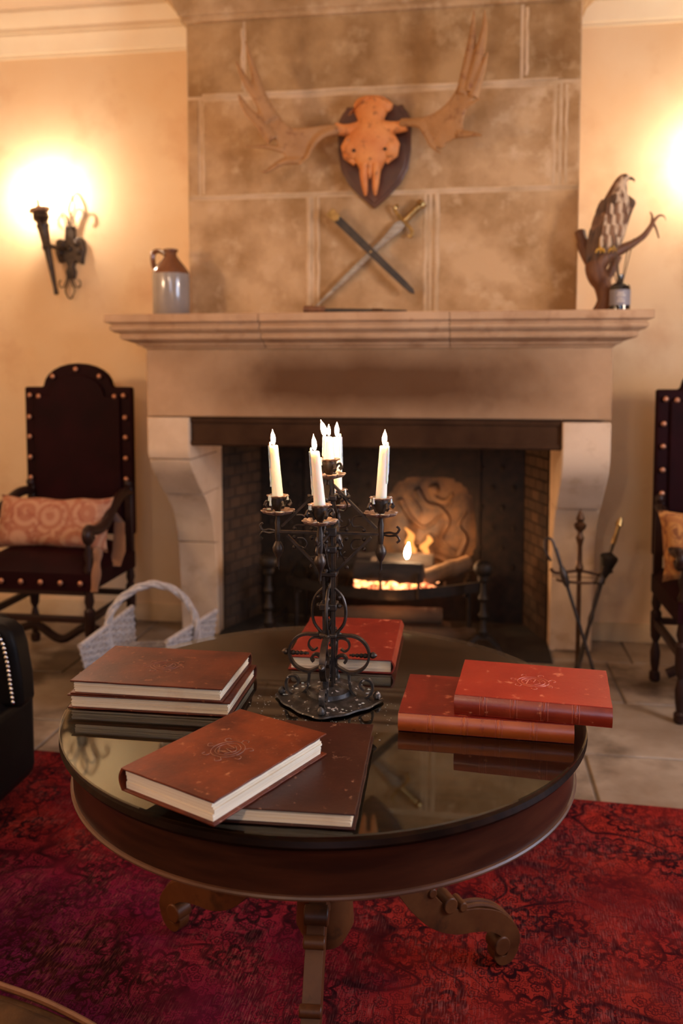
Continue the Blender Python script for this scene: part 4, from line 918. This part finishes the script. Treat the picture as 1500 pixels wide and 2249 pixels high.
# ================================================================== BASKET (log basket, high ends, low sides)
bk = thing('wicker_basket', 'whitewashed wicker log basket with hooped handle beside the hearth', 'basket', (-1.43, 3.62, 0), R(0))
def weave_panel(P00, P10, P11, P01, name, nx, nz):
    P00, P10, P11, P01 = map(Vector, (P00, P10, P11, P01)); nrm = (P10 - P00).cross(P01 - P00).normalized()
    for i in range(nx + 1):
        u = i / nx; MB().tube([P00.lerp(P10, u), P01.lerp(P11, u)], .005, 6).build('stake', M['wicker'], bk, world=True)
    mb = MB()
    for r in range(nz):
        v = (r + .5) / nz; a = P00.lerp(P01, v); b = P10.lerp(P11, v); pts = []
        m_ = nx * 2
        for i in range(m_ + 1): u = i / m_; pts.append(a.lerp(b, u) + nrm * (.0065 * math.cos(PI * i / 2 * 1.0 + (PI if r % 2 else 0)) if True else 0))
        mb.tube(pts, .0068, 6)
    o = mb.build(name, M['wicker'], bk, world=True); o['kind'] = 'stuff'
    return o
# corners (plan): near-left, near-right, far-right, far-left
A0, B0, C0, D0 = (-1.57, 3.42), (-1.30, 3.56), (-1.22, 3.86), (-1.52, 3.74)
A1, B1, C1, D1 = (-1.615, 3.36), (-1.285, 3.50), (-1.185, 3.90), (-1.56, 3.80)
hE, hS = .335, .20
weave_panel((*A0, .01), (*D0, .01), (*D1, hE + .03), (*A1, hE - .02), 'end_panel', 9, 22)
weave_panel((*B0, .01), (*C0, .01), (*C1, hE), (*B1, hE - .03), 'end_panel', 9, 22)
weave_panel((*A0, .01), (*B0, .01), (B1[0], B1[1], hS), (A1[0], A1[1], hS), 'side_panel', 10, 13)
weave_panel((*D0, .01), (*C0, .01), (C1[0], C1[1], hS), (D1[0], D1[1], hS), 'side_panel', 10, 13)
weave_panel((*A0, .008), (*B0, .008), (*C0, .008), (*D0, .008), 'bottom', 9, 18)
for a, b in (((*A1, hE - .02), (*D1, hE + .03)), ((*B1, hE - .03), (*C1, hE))): MB().tube([a, b], .012, 8).build('rim', M['wicker'], bk, world=True)
hp = smoothpath([(-1.565, 3.57, .20), (-1.59, 3.58, .32), (-1.565, 3.60, .42), (-1.49, 3.63, .49), (-1.40, 3.66, .515), (-1.30, 3.69, .475), (-1.235, 3.70, .39), (-1.215, 3.70, .31), (-1.22, 3.70, .20)], 5)
hd = MB()
for ph in range(3):
    P = []
    for i, (p, t_, a, b) in enumerate(frames(hp)): an = i * .55 + ph * 2 * PI / 3; P.append(p + a * .009 * math.cos(an) + b * .009 * math.sin(an))
    hd.tube(P, .010, 7)
hd.build('handle', M['wicker'], bk, world=True)

# ================================================================== ARMCHAIRS (leather)
ac = thing('black_armchair', 'black leather armchair with silver nailheads at the left edge', 'armchair', (-1.85, 2.60, 0))
def rbox(x0, x1, y0, y1, z0, z1, name, m, par, bev=.05): return MB().box(x0, x1, y0, y1, z0, z1).build(name, m, par, world=True, bev=bev, seg=5, smooth=50)
rbox(-2.25, -1.47, 2.22, 2.74, .07, .41, 'seat_base', M['black_leather'], ac, .06)
rbox(-2.20, -1.54, 2.36, 2.70, .36, .455, 'seat_cushion', M['black_leather'], ac, .05)
rbox(-2.30, -1.62, 2.74, 2.90, .30, .60, 'arm', M['black_leather'], ac, .06)
# rolled arm front with nail row, seen edge on
prof = smoothpath([(-1.545, 2.60, .40), (-1.56, 2.60, .47), (-1.565, 2.60, .56), (-1.56, 2.60, .63), (-1.58, 2.60, .66)], 5)
mb = MB(); mb.prism([(-2.3, .38), (-1.425, .38), (-1.43, .48), (-1.445, .58), (-1.46, .63), (-1.495, .655), (-1.58, .66), (-2.3, .62)], -2.64, -2.54, Rx(PI / 2))
mb.build('arm', M['black_leather'], ac, world=True, bev=.02, seg=3, smooth=50)
nm2 = MB().ball((0, 0, 0), .0075, 8, (1, .6, 1)).mesh('nail', M['silver'], 60)
for i in range(17):
    u = i / 16; z = .405 + u * .235; x = -1.535 - .0 + interp([(0, .035), (.5, .022), (.8, .008), (1, -.018)], u) - .005
    inst('nail', nm2, ac, (x + 1.85 + .052, 2.535 - 2.60, z))
for x in (-2.18, -1.72): MB().tube([(x, 2.70, .09), (x, 2.70, .0102)], .025, 10).tube([(x, 2.3, .09), (x, 2.3, .0102)], .025, 10).build('leg', M['chairw'], ac, world=True)
# tan leather chair at the bottom left corner
tc = thing('tan_armchair', 'mottled tan leather armchair arm with piping at the bottom left corner', 'armchair', (-1.0, .95, 0))
P = smoothpath([(-1.15, 1.335, .40), (-.95, 1.36, .41), (-.80, 1.345, .40), (-.68, 1.315, .395), (-.57, 1.27, .39), (-.47, 1.20, .38), (-.42, 1.10, .38), (-.42, .90, .38)], 5)
mb = MB(); n = len(P); outl = [(p.x, p.y) for p in P] + [(-.42, .5), (-1.15, .5)]
mb.prism(outl, .06, .388); mb.build('arm', M['tan'], tc, world=True, bev=.022, seg=4, smooth=50)
MB().prism([(-.785 + (x + .785) * .9, .9 + (y_ - .9) * .9) for x, y_ in outl], .388, .415).build('arm_pad', M['tan'], tc, world=True, bev=.02, seg=4, smooth=50)
MB().tube([(p.x, p.y, p.z - .008) for p in P], .006, 8).build('piping', M['tanp'], tc, world=True)
for x, y_ in ((-1.08, .56), (-.5, .56), (-1.08, 1.22), (-.56, 1.14)): MB().tube([(x, y_, .08), (x, y_, .012)], .022, 10).build('leg', M['chairw'], tc, world=True)

# ================================================================== RUG
rg = thing('rug', 'worn overdyed red and purple Persian rug under the round table', 'rug', (-.3, 1.4, 0), R(-2.4))
n = 1; MB().box(-1.95, 1.95, -1.9, 1.58, .001, .010).build('pile', M['rug'], rg, bev=.004)
# ================================================================== TABLE
TX, TY, TZ = -.31, 1.825, .755
tb = thing('round_table', 'round dark mahogany pedestal table with glass top on the red rug', 'table', (TX, TY, .010), R(2))
def zz(z): return z - .010
MB().lathe([(.01, zz(.7485)), (.552, zz(.7485)), (.5555, zz(.7505)), (.5555, zz(.7532)), (.553, zz(.755)), (.01, zz(.755))], 128).build('glass_top', M['glass'], tb)
MB().lathe([(.01, zz(.722)), (.540, zz(.722)), (.550, zz(.727)), (.556, zz(.735)), (.553, zz(.744)), (.545, zz(.748)), (.01, zz(.748))], 128).build('table_top', M['tablew'], tb)
MB().lathe([(.50, zz(.640)), (.530, zz(.640)), (.532, zz(.70)), (.536, zz(.715)), (.540, zz(.722)), (.50, zz(.722))], 128).build('apron', M['apron'], tb)
MB().lathe([(.50, zz(.633)), (.532, zz(.633)), (.5355, zz(.635)), (.536, zz(.638)), (.534, zz(.641)), (.531, zz(.642)), (.50, zz(.642))], 128).build('apron_bead', M['bead'], tb)
MB().lathe([(.02, zz(.335)), (.07, zz(.335)), (.085, zz(.345)), (.092, zz(.36)), (.088, zz(.375)), (.075, zz(.39)), (.07, zz(.42)), (.055, zz(.45)), (.045, zz(.50)), (.06, zz(.56)), (.09, zz(.60)), (.12, zz(.63)), (.16, zz(.70)), (.16, zz(.722))], 36).build('column', M['legw'], tb)
MB().lathe([(.02, zz(.20)), (.045, zz(.21)), (.065, zz(.25)), (.06, zz(.335))], 28).build('drop_finial', M['legw'], tb)
def leg(rz):
    par = bpy.data.objects.new('leg', None)
    pts = [(.05, .34), (.10, .355), (.15, .345), (.20, .30), (.25, .235), (.30, .185), (.36, .155), (.42, .145), (.48, .125), (.525, .085), (.535, .05), (.52, .022), (.495, .022), (.482, .045), (.497, .062), (.508, .048)]
    th = [.075, .07, .065, .065, .065, .062, .06, .058, .052, .044, .034, .026, .022, .018, .014, .008]
    P = smoothpath([(r, 0, z) for r, z in pts], 4); tt = [interp([(i, t_) for i, t_ in enumerate(th)], k / 4) for k in range(len(P))]
    o = MB().bar(P, [.036 if k < 40 else .032 for k in range(len(P))], tt, (0, 1, 0)).build('leg', M['legw'], tb, bev=.006, seg=3, smooth=50)
    o.rotation_euler = (0, 0, rz)
    # carved rolls and ribs on top of the leg
    for (r, z, rr, wd) in ((.175, .365, .020, .050), (.215, .335, .013, .044), (.285, .245, .012, .044), (.335, .205, .020, .052), (.375, .19, .012, .044), (.495, .062, .024, .046)):
        c = MB().tube([(r, -wd / 2, z), (r, wd / 2, z)], rr, 16).build('carved_roll', M['legw'], o, bev=.003)
    for yy in (-.009, .009):
        MB().tube(smoothpath([(.385, yy, .182), (.43, yy, .178), (.48, yy, .158), (.525, yy, .118), (.55, yy, .07)], 4), .006, 8).build('carved_rib', M['legw'], o)
    return o
for a, k in ((R(32), .93), (R(150), 1), (R(-86), 1)): leg(a).scale = (k, 1, 1)
tb.rotation_euler = (0, 0, 0)

# ================================================================== BOOKS
ZT = .7553
def emblem(L, W, T_, m, par, sx=1.0, seed=1):
    mb = MB(); q = random.Random(seed); z = T_ + .0002
    def c2(pts, r): mb.tube(smoothpath([(x, y_, z) for x, y_ in pts], 3), r, 5, fx=1)
    cx, cy = L / 2, W / 2; s = .028 * sx
    for k in range(2):
        mb.tube([(cx + s * (1 - .25 * k) * 1.15 * math.cos(a * PI / 14), cy + s * (1 - .25 * k) * math.sin(a * PI / 14), z) for a in range(28)], .0009, 5, closed=True)
    for k in range(7):
        a = k * 2 * PI / 7 + .3; x0, y0 = cx + s * 1.1 * math.cos(a), cy + s * math.sin(a); d = Vector((math.cos(a), math.sin(a)))
        nrm = Vector((-d.y, d.x)); c2([(x0, y0), (x0 + d.x * .010 + nrm.x * .006, y0 + d.y * .010 + nrm.y * .006), (x0 + d.x * .016 - nrm.x * .002, y0 + d.y * .016 - nrm.y * .002), (x0 + d.x * .010 - nrm.x * .006, y0 + d.y * .010 - nrm.y * .006)], .0009)
    c2([(cx - s * .5, cy - s * .5), (cx - s * .3, cy + s * .3), (cx, cy - s * .1), (cx + s * .2, cy + s * .5), (cx + s * .5, cy - s * .2), (cx + s * .1, cy - s * .6)], .0011)
    c2([(cx - s * .6, cy + .1 * s), (cx - s * .1, cy + s * .55), (cx + s * .6, cy + s * .2)], .0009)
    o = mb.build('emblem', m, par); o['kind'] = 'stuff'; o['kind'] = 'thing'; return o
def book(label, loc, rz, L, W, T_, mc, ms, bands=False, me=None, z=ZT, cat_group=None, seed=1, rough_edge=.0015, endband=False, tilt=None):
    """local: x along spine, y from spine (0) to fore edge (W), z up"""
    b = thing('leather_book', label, 'book', (loc[0], loc[1], z), rz, cat_group); q = random.Random(seed); ct = .0032
    def cover(z0, z1):
        n = 16; out = []
        for i in range(n): out.append((L * i / n, .002))
        for i in range(6): out.append((L + q.uniform(-1, 1) * .0006, .002 + (W - .002) * i / 6))
        for i in range(n): out.append((L - L * i / n, W + q.uniform(-1, 1) * .0007))
        for i in range(6): out.append((0 + q.uniform(-1, 1) * .0006, W - (W - .002) * i / 6))
        MB().prism(out, z0, z1).build('cover', mc, b, bev=.0010)
    cover(0, ct); cover(T_ - ct, T_)
    # page block built with uneven leaves
    n = 9; mb = MB(); h = (T_ - 2 * ct) / n
    for i in range(n):
        e1 = .006 + q.uniform(0, rough_edge * 2); e2 = .005 + q.uniform(0, rough_edge * 2); e3 = .005 + q.uniform(0, rough_edge * 2)
        mb.box(e2, L - e3, .006, W - e1, ct + h * i, ct + h * (i + 1) - .0001)
    mb.build('page_block', M['pages'], b)
    # rounded spine
    out = []; k = 9
    for i in range(k + 1): a = -PI / 2 - PI * i / k; out.append((-.001 + .007 * math.cos(a) * (1) if False else .003 - .008 * math.sin(PI * i / k), T_ * i / k))
    out += [(.0045, T_ - .0001), (.0045, .0001)] if False else []
    inner = [(.006 - .0075 * math.sin(PI * i / k) + .0006, T_ * (.06 + .88 * i / k)) for i in range(k, -1, -1)]
    Mx = Matrix(((0, 0, 1, 0), (1, 0, 0, 0), (0, 1, 0, 0), (0, 0, 0, 1)))
    sp = MB(Mx).prism(out + inner, 0, L).build('spine', ms, b, smooth=40)
    if bands:
        for u in (.19, .385, .58, .775):
            P = [(L * u, .0028 - .0085 * math.sin(PI * i / k), T_ * (.03 + .94 * i / k)) for i in range(k + 1)]
            MB().bar(P, .0055, .003, (1, 0, 0)).build('raised_band', ms, sp, bev=.001)
            for du in (-.0065, .0065): MB().tube([(p[0] + du, p[1] - .0003, p[2]) for p in P], .0006, 5).build('tooled_line', M['embr'], sp)
    if endband:
        MB().tube([(.0055, .010, T_ * .15), (.0055, .008, T_ * .5), (.0055, .010, T_ * .85)], .002, 6).build('headband', M['rope'], b)
    if me: emblem(L, W, T_, me, b, seed=seed)
    if tilt: b.rotation_euler = (tilt[0], tilt[1], rz)
    return b
# left stack (spines away from the camera): rz=180deg puts x reversed, spine at far side
book('brown leather folio at the bottom of the left-hand stack', (-.492, 1.938), R(180.6), .357, .238, .031, M['leatherb'], M['leatherb'], seed=11)
book('brown leather folio with faint crest on top of the left-hand stack', (-.503, 1.934), R(179.6), .336, .238, .030, M['leatherb'], M['leatherb'], me=M['emb'], z=ZT + .0312, seed=12)
# front pair
book('dark brown folio lying flat under the russet book at the table front', (-.418, 1.640), R(-88.4), .348, .236, .027, M['leatherd'], M['leatherd'], seed=13)
book('thick russet leather folio with white page edges, nearest the camera', (-.438, 1.588), R(-115.5), .300, .207, .040, M['leatherbr'], M['leatherbr'], me=M['emb'], z=ZT + .0273, seed=14, rough_edge=.0022, endband=True)
# back book : spine to the right
book('bright red folio lying behind the iron candelabra', (-.176, 2.005), R(90.8), .338, .254, .034, M['leatherr2'], M['spiner'], seed=15)
# right pair : spines towards the camera
book('deep red folio with orange banded spine under its neighbour at right', (-.137, 1.684), R(-2.0), .342, .226, .038, M['leatherr2'], M['spineo'], bands=True, seed=16)
book('bright red folio with gold-flecked crest on top of the right-hand pair', (-.026, 1.694), R(-5.2), .302, .214, .040, M['leatherr'], M['spiner'], bands=True, me=M['embr'], z=ZT + .0383, seed=17)

# ================================================================== CANDELABRA
CX, CY, CZ = -.301, 1.83, .7553
cd = thing('iron_candelabra', 'black wrought-iron five-light candelabra spattered with wax at table centre', 'candelabra', (CX, CY, CZ))
cd.scale = (1, 1, .975)
def lobed(a, z, r):
    q_ = (a % (PI / 2)); q_ = min(q_, PI / 2 - q_)
    return 1.0 + (.20 * math.exp(-(q_ / .20) ** 2)) - .035 * math.cos(8 * a)
MB().lathe([(.045, .004), (.094, .0), (.1, .001), (.104, .004), (.102, .007), (.088, .0055), (.07, .010), (.05, .016), (.045, .014)], 96, None, lobed).build('base_plate', M['ironw'], cd, smooth=50)
MB().lathe([(.03, .012), (.05, .013), (.046, .024), (.03, .030), (.02, .034)], 32).build('base_boss', M['ironw'], cd)
def ring(mb, p, r, t_=.002, n=14, M_=None): mb.tube([(p[0] + r * math.cos(a * 2 * PI / n), p[1] + r * math.sin(a * 2 * PI / n), p[2]) for a in range(n)], t_, 6, closed=True, M=M_)
# stem: four rods, inner twist and collars
for k in range(4):
    a = k * PI / 2 + PI / 4; x, y_ = .0135 * math.cos(a), .0135 * math.sin(a)
    MB().bar([(x, y_, .03), (x, y_, .42), (x * .8, y_ * .8, .48), (x * .55, y_ * .55, .505)], .006, .006, (1, 0, 0)).build('stem_rod', M['iron'], cd)
tw = MB()
for ph in range(2): tw.tube([(.006 * math.cos(i * .35 + ph * PI), .006 * math.sin(i * .35 + ph * PI), .15 + i * .0045) for i in range(34)], .0045, 7)
tw.build('stem_twist', M['iron'], cd)
for z, hh_ in ((.150, .010), (.215, .016), (.290, .012), (.345, .016), (.385, .022), (.46, .014)):
    MB().box(-.019, .019, -.019, .019, z - hh_ / 2, z + hh_ / 2).build('collar', M['iron'], cd, bev=.003)
studm = MB().lathe([(.5, 0), (.95, .5), (1, 1.0), (.7, 1.6), (.15, 2.1)], 10).mesh('stud', M['iron'])
def stud(mb, p, d, s=.0055):
    p = Vector(p); d = Vector(d).normalized(); rot = d.to_track_quat('Z', 'Y').to_matrix().to_4x4()
    mb.lathe([(s * .5, 0), (s * .95, s * .5), (s, s * 1.0), (s * .7, s * 1.6), (s * .15, s * 2.1)], 10, Matrix.Translation(p) @ rot)
def studo(Mz_, p, d, s=.0055):
    d = (Mz_.to_3x3() @ Vector(d)).normalized(); p = Mz_ @ Vector(p)
    inst('stud', studm, cd, p, d.to_track_quat('Z', 'Y').to_euler(), (s, s, s))
for k in range(4):
    a = k * PI / 2; 
    for z in (.150, .215, .235, .345, .46): studo(Rz(a), (.018, 0, z), (1, 0, 0))
    # bulb-shaped twisted cage
    MB(Rz(a)).tube(smoothpath([(.012, 0, .255), (.030, 0, .235), (.037, 0, .205), (.033, 0, .175), (.014, 0, .150)], 4), .0036, 7).build('cage_rib', M['iron'], cd)
def arm_set(a, k):
    Mz = Rz(a); side = (0, 1, 0)
    def P2(l, kk=3): return smoothpath([(r, 0, z) for r, z in l], kk)
    s = MB(Mz)
    # large C scroll ring of the foot
    C_ = [(.016, .150)] + spiral(.046, .104, .045, .040, R(100), R(-95), 16) + [(.030, .070), (.016, .080), (.017, .096), (.030, .103), (.039, .094), (.034, .086)]
    s.bar(P2(C_, 3), .013, .0055, side)
    s.bar(P2([(.016, .140), (.030, .142), (.042, .136), (.045, .122), (.036, .112), (.026, .117)], 4), .009, .004, side)
    s.build('scroll_foot', M['iron'], cd)
    s = MB(Mz); s.bar(P2([(.044, .066), (.045, .045), (.050, .022), (.066, .010), (.084, .010), (.096, .026), (.092, .046), (.076, .050), (.068, .036), (.078, .026)], 4), .012, .005, side)
    s.build('scroll_foot', M['ironw'], cd)
    s = MB(Mz); stud(s, (.090, 0, .106), (1, 0, 0), .0075)
    for i in range(4): s.ball((.080 - i * .009, 0, .104), .0062 - i * .0007, 8)
    s.tube([(.086, 0, .104), (.045, 0, .104)], .0028, 6); s.build('spike', M['iron'], cd)
    s = MB(Mz); stud(s, (.106, 0, .006), (0, 0, 1), .009); s.build('base_knob', M['ironw'], cd)
    # diamond frame
    s = MB(Mz)
    s.bar([(.010, 0, .487), (.104, 0, .392)], .010, .005, side); s.bar([(.012, 0, .380), (.112, 0, .380)], .010, .005, side); s.bar([(.092, 0, .372), (.014, 0, .292)], .010, .005, side)
    s.build('arm_bar', M['iron'], cd)
    s = MB(Mz)
    for cvs in ([(.030, .460), (.040, .445), (.034, .430), (.022, .430), (.020, .415), (.030, .405)], [(.072, .418), (.058, .418), (.050, .408), (.054, .396), (.068, .396), (.078, .392)], [(.024, .392), (.038, .396), (.046, .404), (.044, .412)],
                [(.070, .366), (.056, .366), (.048, .354), (.054, .344), (.064, .348)], [(.022, .366), (.030, .350), (.024, .338), (.030, .326), (.040, .324)], [(.034, .316), (.030, .330), (.036, .338)]):
        MB(Mz).tube(P2(cvs, 4), .0019, 6).build('arm_scroll', M['iron'], cd)
    for (r, z, dd) in ((.040, .458, (1, 0, 1)), (.076, .421, (1, 0, 1)), (.038, .372, (0, 0, -1)), (.038, .384, (0, 0, 1)), (.076, .372, (0, 0, -1)), (.076, .384, (0, 0, 1)), (.074, .348, (1, 0, -1)), (.036, .306, (1, 0, -1))): studo(Mz, (r, 0, z), dd, .0045)
    # arm end
    s = MB(Mz @ T(.113, 0, 0))
    s.lathe([(.003, .300), (.003, .318), (.007, .326), (.0115, .335), (.0125, .343), (.009, .352), (.005, .358), (.007, .375), (.006, .385), (.007, .40), (.0045, .412), (.006, .420)], 14)
    s.tube([(0, 0, .318), (.0, 0, .305), (-.002, 0, .292)], [.0028, .002, .0006], 6); s.build('arm_post', M['iron'], cd)
    s = MB(Mz @ T(.113, 0, 0))
    for sg in (1, -1): s.tube(smoothpath([(0, 0, .380), (.018, 0, .380 + sg * .004), (.033, 0, .380 + sg * .002), (.040, 0, .380 + sg * .012), (.034, 0, .380 + sg * .018)], 4), .0026, 6)
    s.build('arm_curl', M['iron'], cd)
for k in range(4): arm_set(k * PI / 2 + R(0), k)
def sock(x, y_, z, big=1.0):
    # petalled drip saucer
    pet = lambda a, zz_, r: 1 + (.26 * abs(math.sin(4 * a)) ** .6 - .08) * (r > .02) 
    o = MB(T(x, y_, z)).lathe([(.004, -.002), (.016, .0), (.028, .0045), (.0325, .010), (.0315, .0115), (.026, .0075), (.014, .004), (.004, .004)], 48, None, pet).build('drip_saucer', M['petal'], cd, smooth=60)
    m = MB(T(x, y_, z)); m.lathe([(.005, .003), (.007, .010), (.014, .017), (.0165, .026), (.016, .036), (.0165, .040), (.014, .040), (.010, .038)], 24)
    m.build('candle_cup', M['iron'], cd)
    rim = MB(T(x, y_, z + .038)); rim.lathe([(.012, 0), (.0175, .000), (.0235, .005), (.0220, .0065), (.013, .003)], 60, None, lambda a, z_, r: 1 + .09 * math.cos(10 * a) * (r > .019)); rim.build('cup_rim', M['petal'], cd)
    for i in range(4):
        a = i * PI / 2 + .6; Mq = T(x, y_, z) @ Rz(a); MB().tube(smoothpath([(.012, 0, .012), (.018, 0, .026), (.026, 0, .032), (.030, 0, .024), (.026, 0, .019)], 4), [.0028] * 12 + [.0042] * 5, 7, M=Mq).build('cup_leaf', M['iron'], cd)
    wx = MB(T(x, y_, z)); q = random.Random(int((x + 3) * 1000 + y_ * 77))
    for i in range(4):
        a = q.uniform(0, 6.28); rr = .0205; L_ = q.uniform(.006, .018)
        wx.tube([(rr * math.cos(a), rr * math.sin(a), .045), (rr * 1.08 * math.cos(a), rr * 1.08 * math.sin(a), .042 - L_ * .5), (rr * 1.06 * math.cos(a), rr * 1.06 * math.sin(a), .040 - L_)], [.003, .0022, .003], 6)
    for i in range(3):
        a = q.uniform(0, 6.28); wx.ball((.025 * math.cos(a), .025 * math.sin(a), .009), .006, 8, (1.3, 1, .35))
    wx.build('wax_spill', M['wax'], cd)['kind'] = 'stuff'
for k in range(4):
    a = k * PI / 2; sock(.113 * math.cos(a), .113 * math.sin(a), .418)
sock(0, 0, .502)
MB().lathe([(.004, .495), (.010, .50), (.022, .504), (.029, .512), (.026, .510), (.012, .508), (.006, .508)], 40, None, lambda a, z, r: 1 + .08 * abs(math.cos(4 * a))).build('drip_saucer', M['petal'], cd)
MB().lathe([(.006, .478), (.009, .49), (.005, .50)], 12).build('neck', M['iron'], cd)
# spilled wax flecks on base plate and table
wf = MB(); q = random.Random(44)
for i in range(70):
    a = q.uniform(0, 6.28); r = q.uniform(.055, .10); wf.ball((r * math.cos(a), r * math.sin(a), .0085), q.uniform(.001, .0032), 6, (1.5, 1, .4))
o = wf.build('wax_flecks', M['wax'], cd); o['kind'] = 'stuff'
wt = MB()
for i in range(100):
    a = q.uniform(PI, 2 * PI) if i < 110 else q.uniform(0, 6.28); r = .115 + abs(q.gauss(0, .06)); x, y_ = CX + r * math.cos(a), CY + r * math.sin(a)
    if (-.42 < x < -.17 and 1.28 < y_ < 1.66) or y_ > 1.98 or x < -.48 or x > -.15: continue
    wt.ball((x, y_, ZT + .0003), q.uniform(.0004, .0013), 6, (1.6, 1.1, .35))
o = wt.build('wax_crumbs', M['wax']); tag(o, 'white wax crumbs scattered on the table around the candelabra', 'wax', kind='stuff')

# ---- candles (top-level: they stand in the cups)
def candle(label, x, y_, z, h, lean, side, two=False):
    c = thing('taper_candle', label, 'candle', (CX + x, CY + y_, CZ + z * .975), 0, 'lit candles'); c.rotation_euler = (lean[1], lean[0], 0)
    q = random.Random(int(1e4 * (x + y_ + 2))); r0, r1 = .0122, .0094
    n = 14; secs = []
    for i in range(n + 1):
        u = i / n; r = r0 + (r1 - r0) * u; secs.append(((q.uniform(-1, 1) * .0002, 0, h * u), (r, 0, 0), (0, r, 0)))
    secs.append(((0, 0, h + .0015), (r1 * .8, 0, 0), (0, r1 * .8, 0))); secs.append(((0, 0, h - .002), (r1 * .55, 0, 0), (0, r1 * .55, 0)))
    MB().loft(secs, 22).build('wax_body', M['wax'], c, smooth=40)
    d = MB()
    for k in range(4):
        a = side + q.uniform(-.6, .6); L_ = q.uniform(.3, .95) * h; P = []; rr = []
        m_ = 10
        for i in range(m_ + 1):
            z_ = h + .002 - L_ * i / m_; r = r0 + (r1 - r0) * z_ / h + .0006; P.append((r * math.cos(a), r * math.sin(a), z_)); rr.append(.0018 + .0012 * abs(math.sin(i * 1.9 + k)))
        d.tube(P, rr, 6)
    d.ball((r1 * .8 * math.cos(side), r1 * .8 * math.sin(side), h + .004), .0035, 6, (.7, .7, 1.8)); d.build('wax_drip', M['wax'], c, smooth=60)
    for (dx, hf, rf, ln) in (((.0, .032, .0056, 0),) if not two else ((.002, .024, .0042, 0), (-.008, .034, .0072, -.007))):
        MB().tube([(dx, 0, h - .003), (dx, 0, h + .004), (dx + .0015, 0, h + .007)], .0009, 6).build('wick', M['wick'], c)
        fo = flame_mesh(hf, rf, lean=ln).build('flame', M['flame'], c, smooth=60); fo.location = (dx, 0, h + .0045)
    return c
candle('lit white candle on the left arm of the candelabra', -.113, 0, .4570, .112, (-.075, 0), PI)
candle('lit white candle on the right arm of the candelabra', .113, 0, .4570, .114, (.055, 0), 0.1)
candle('lit white candle on the near arm of the candelabra, with wax lip', 0, -.113, .4570, .112, (-.08, .05), PI)
candle('lit white candle on the far arm of the candelabra', 0, .113, .4570, .122, (.0, 0), 0)
candle('lit white candle in the raised middle cup, burning with two flames', 0, 0, .541, .050, (-.03, 0), PI, two=True)
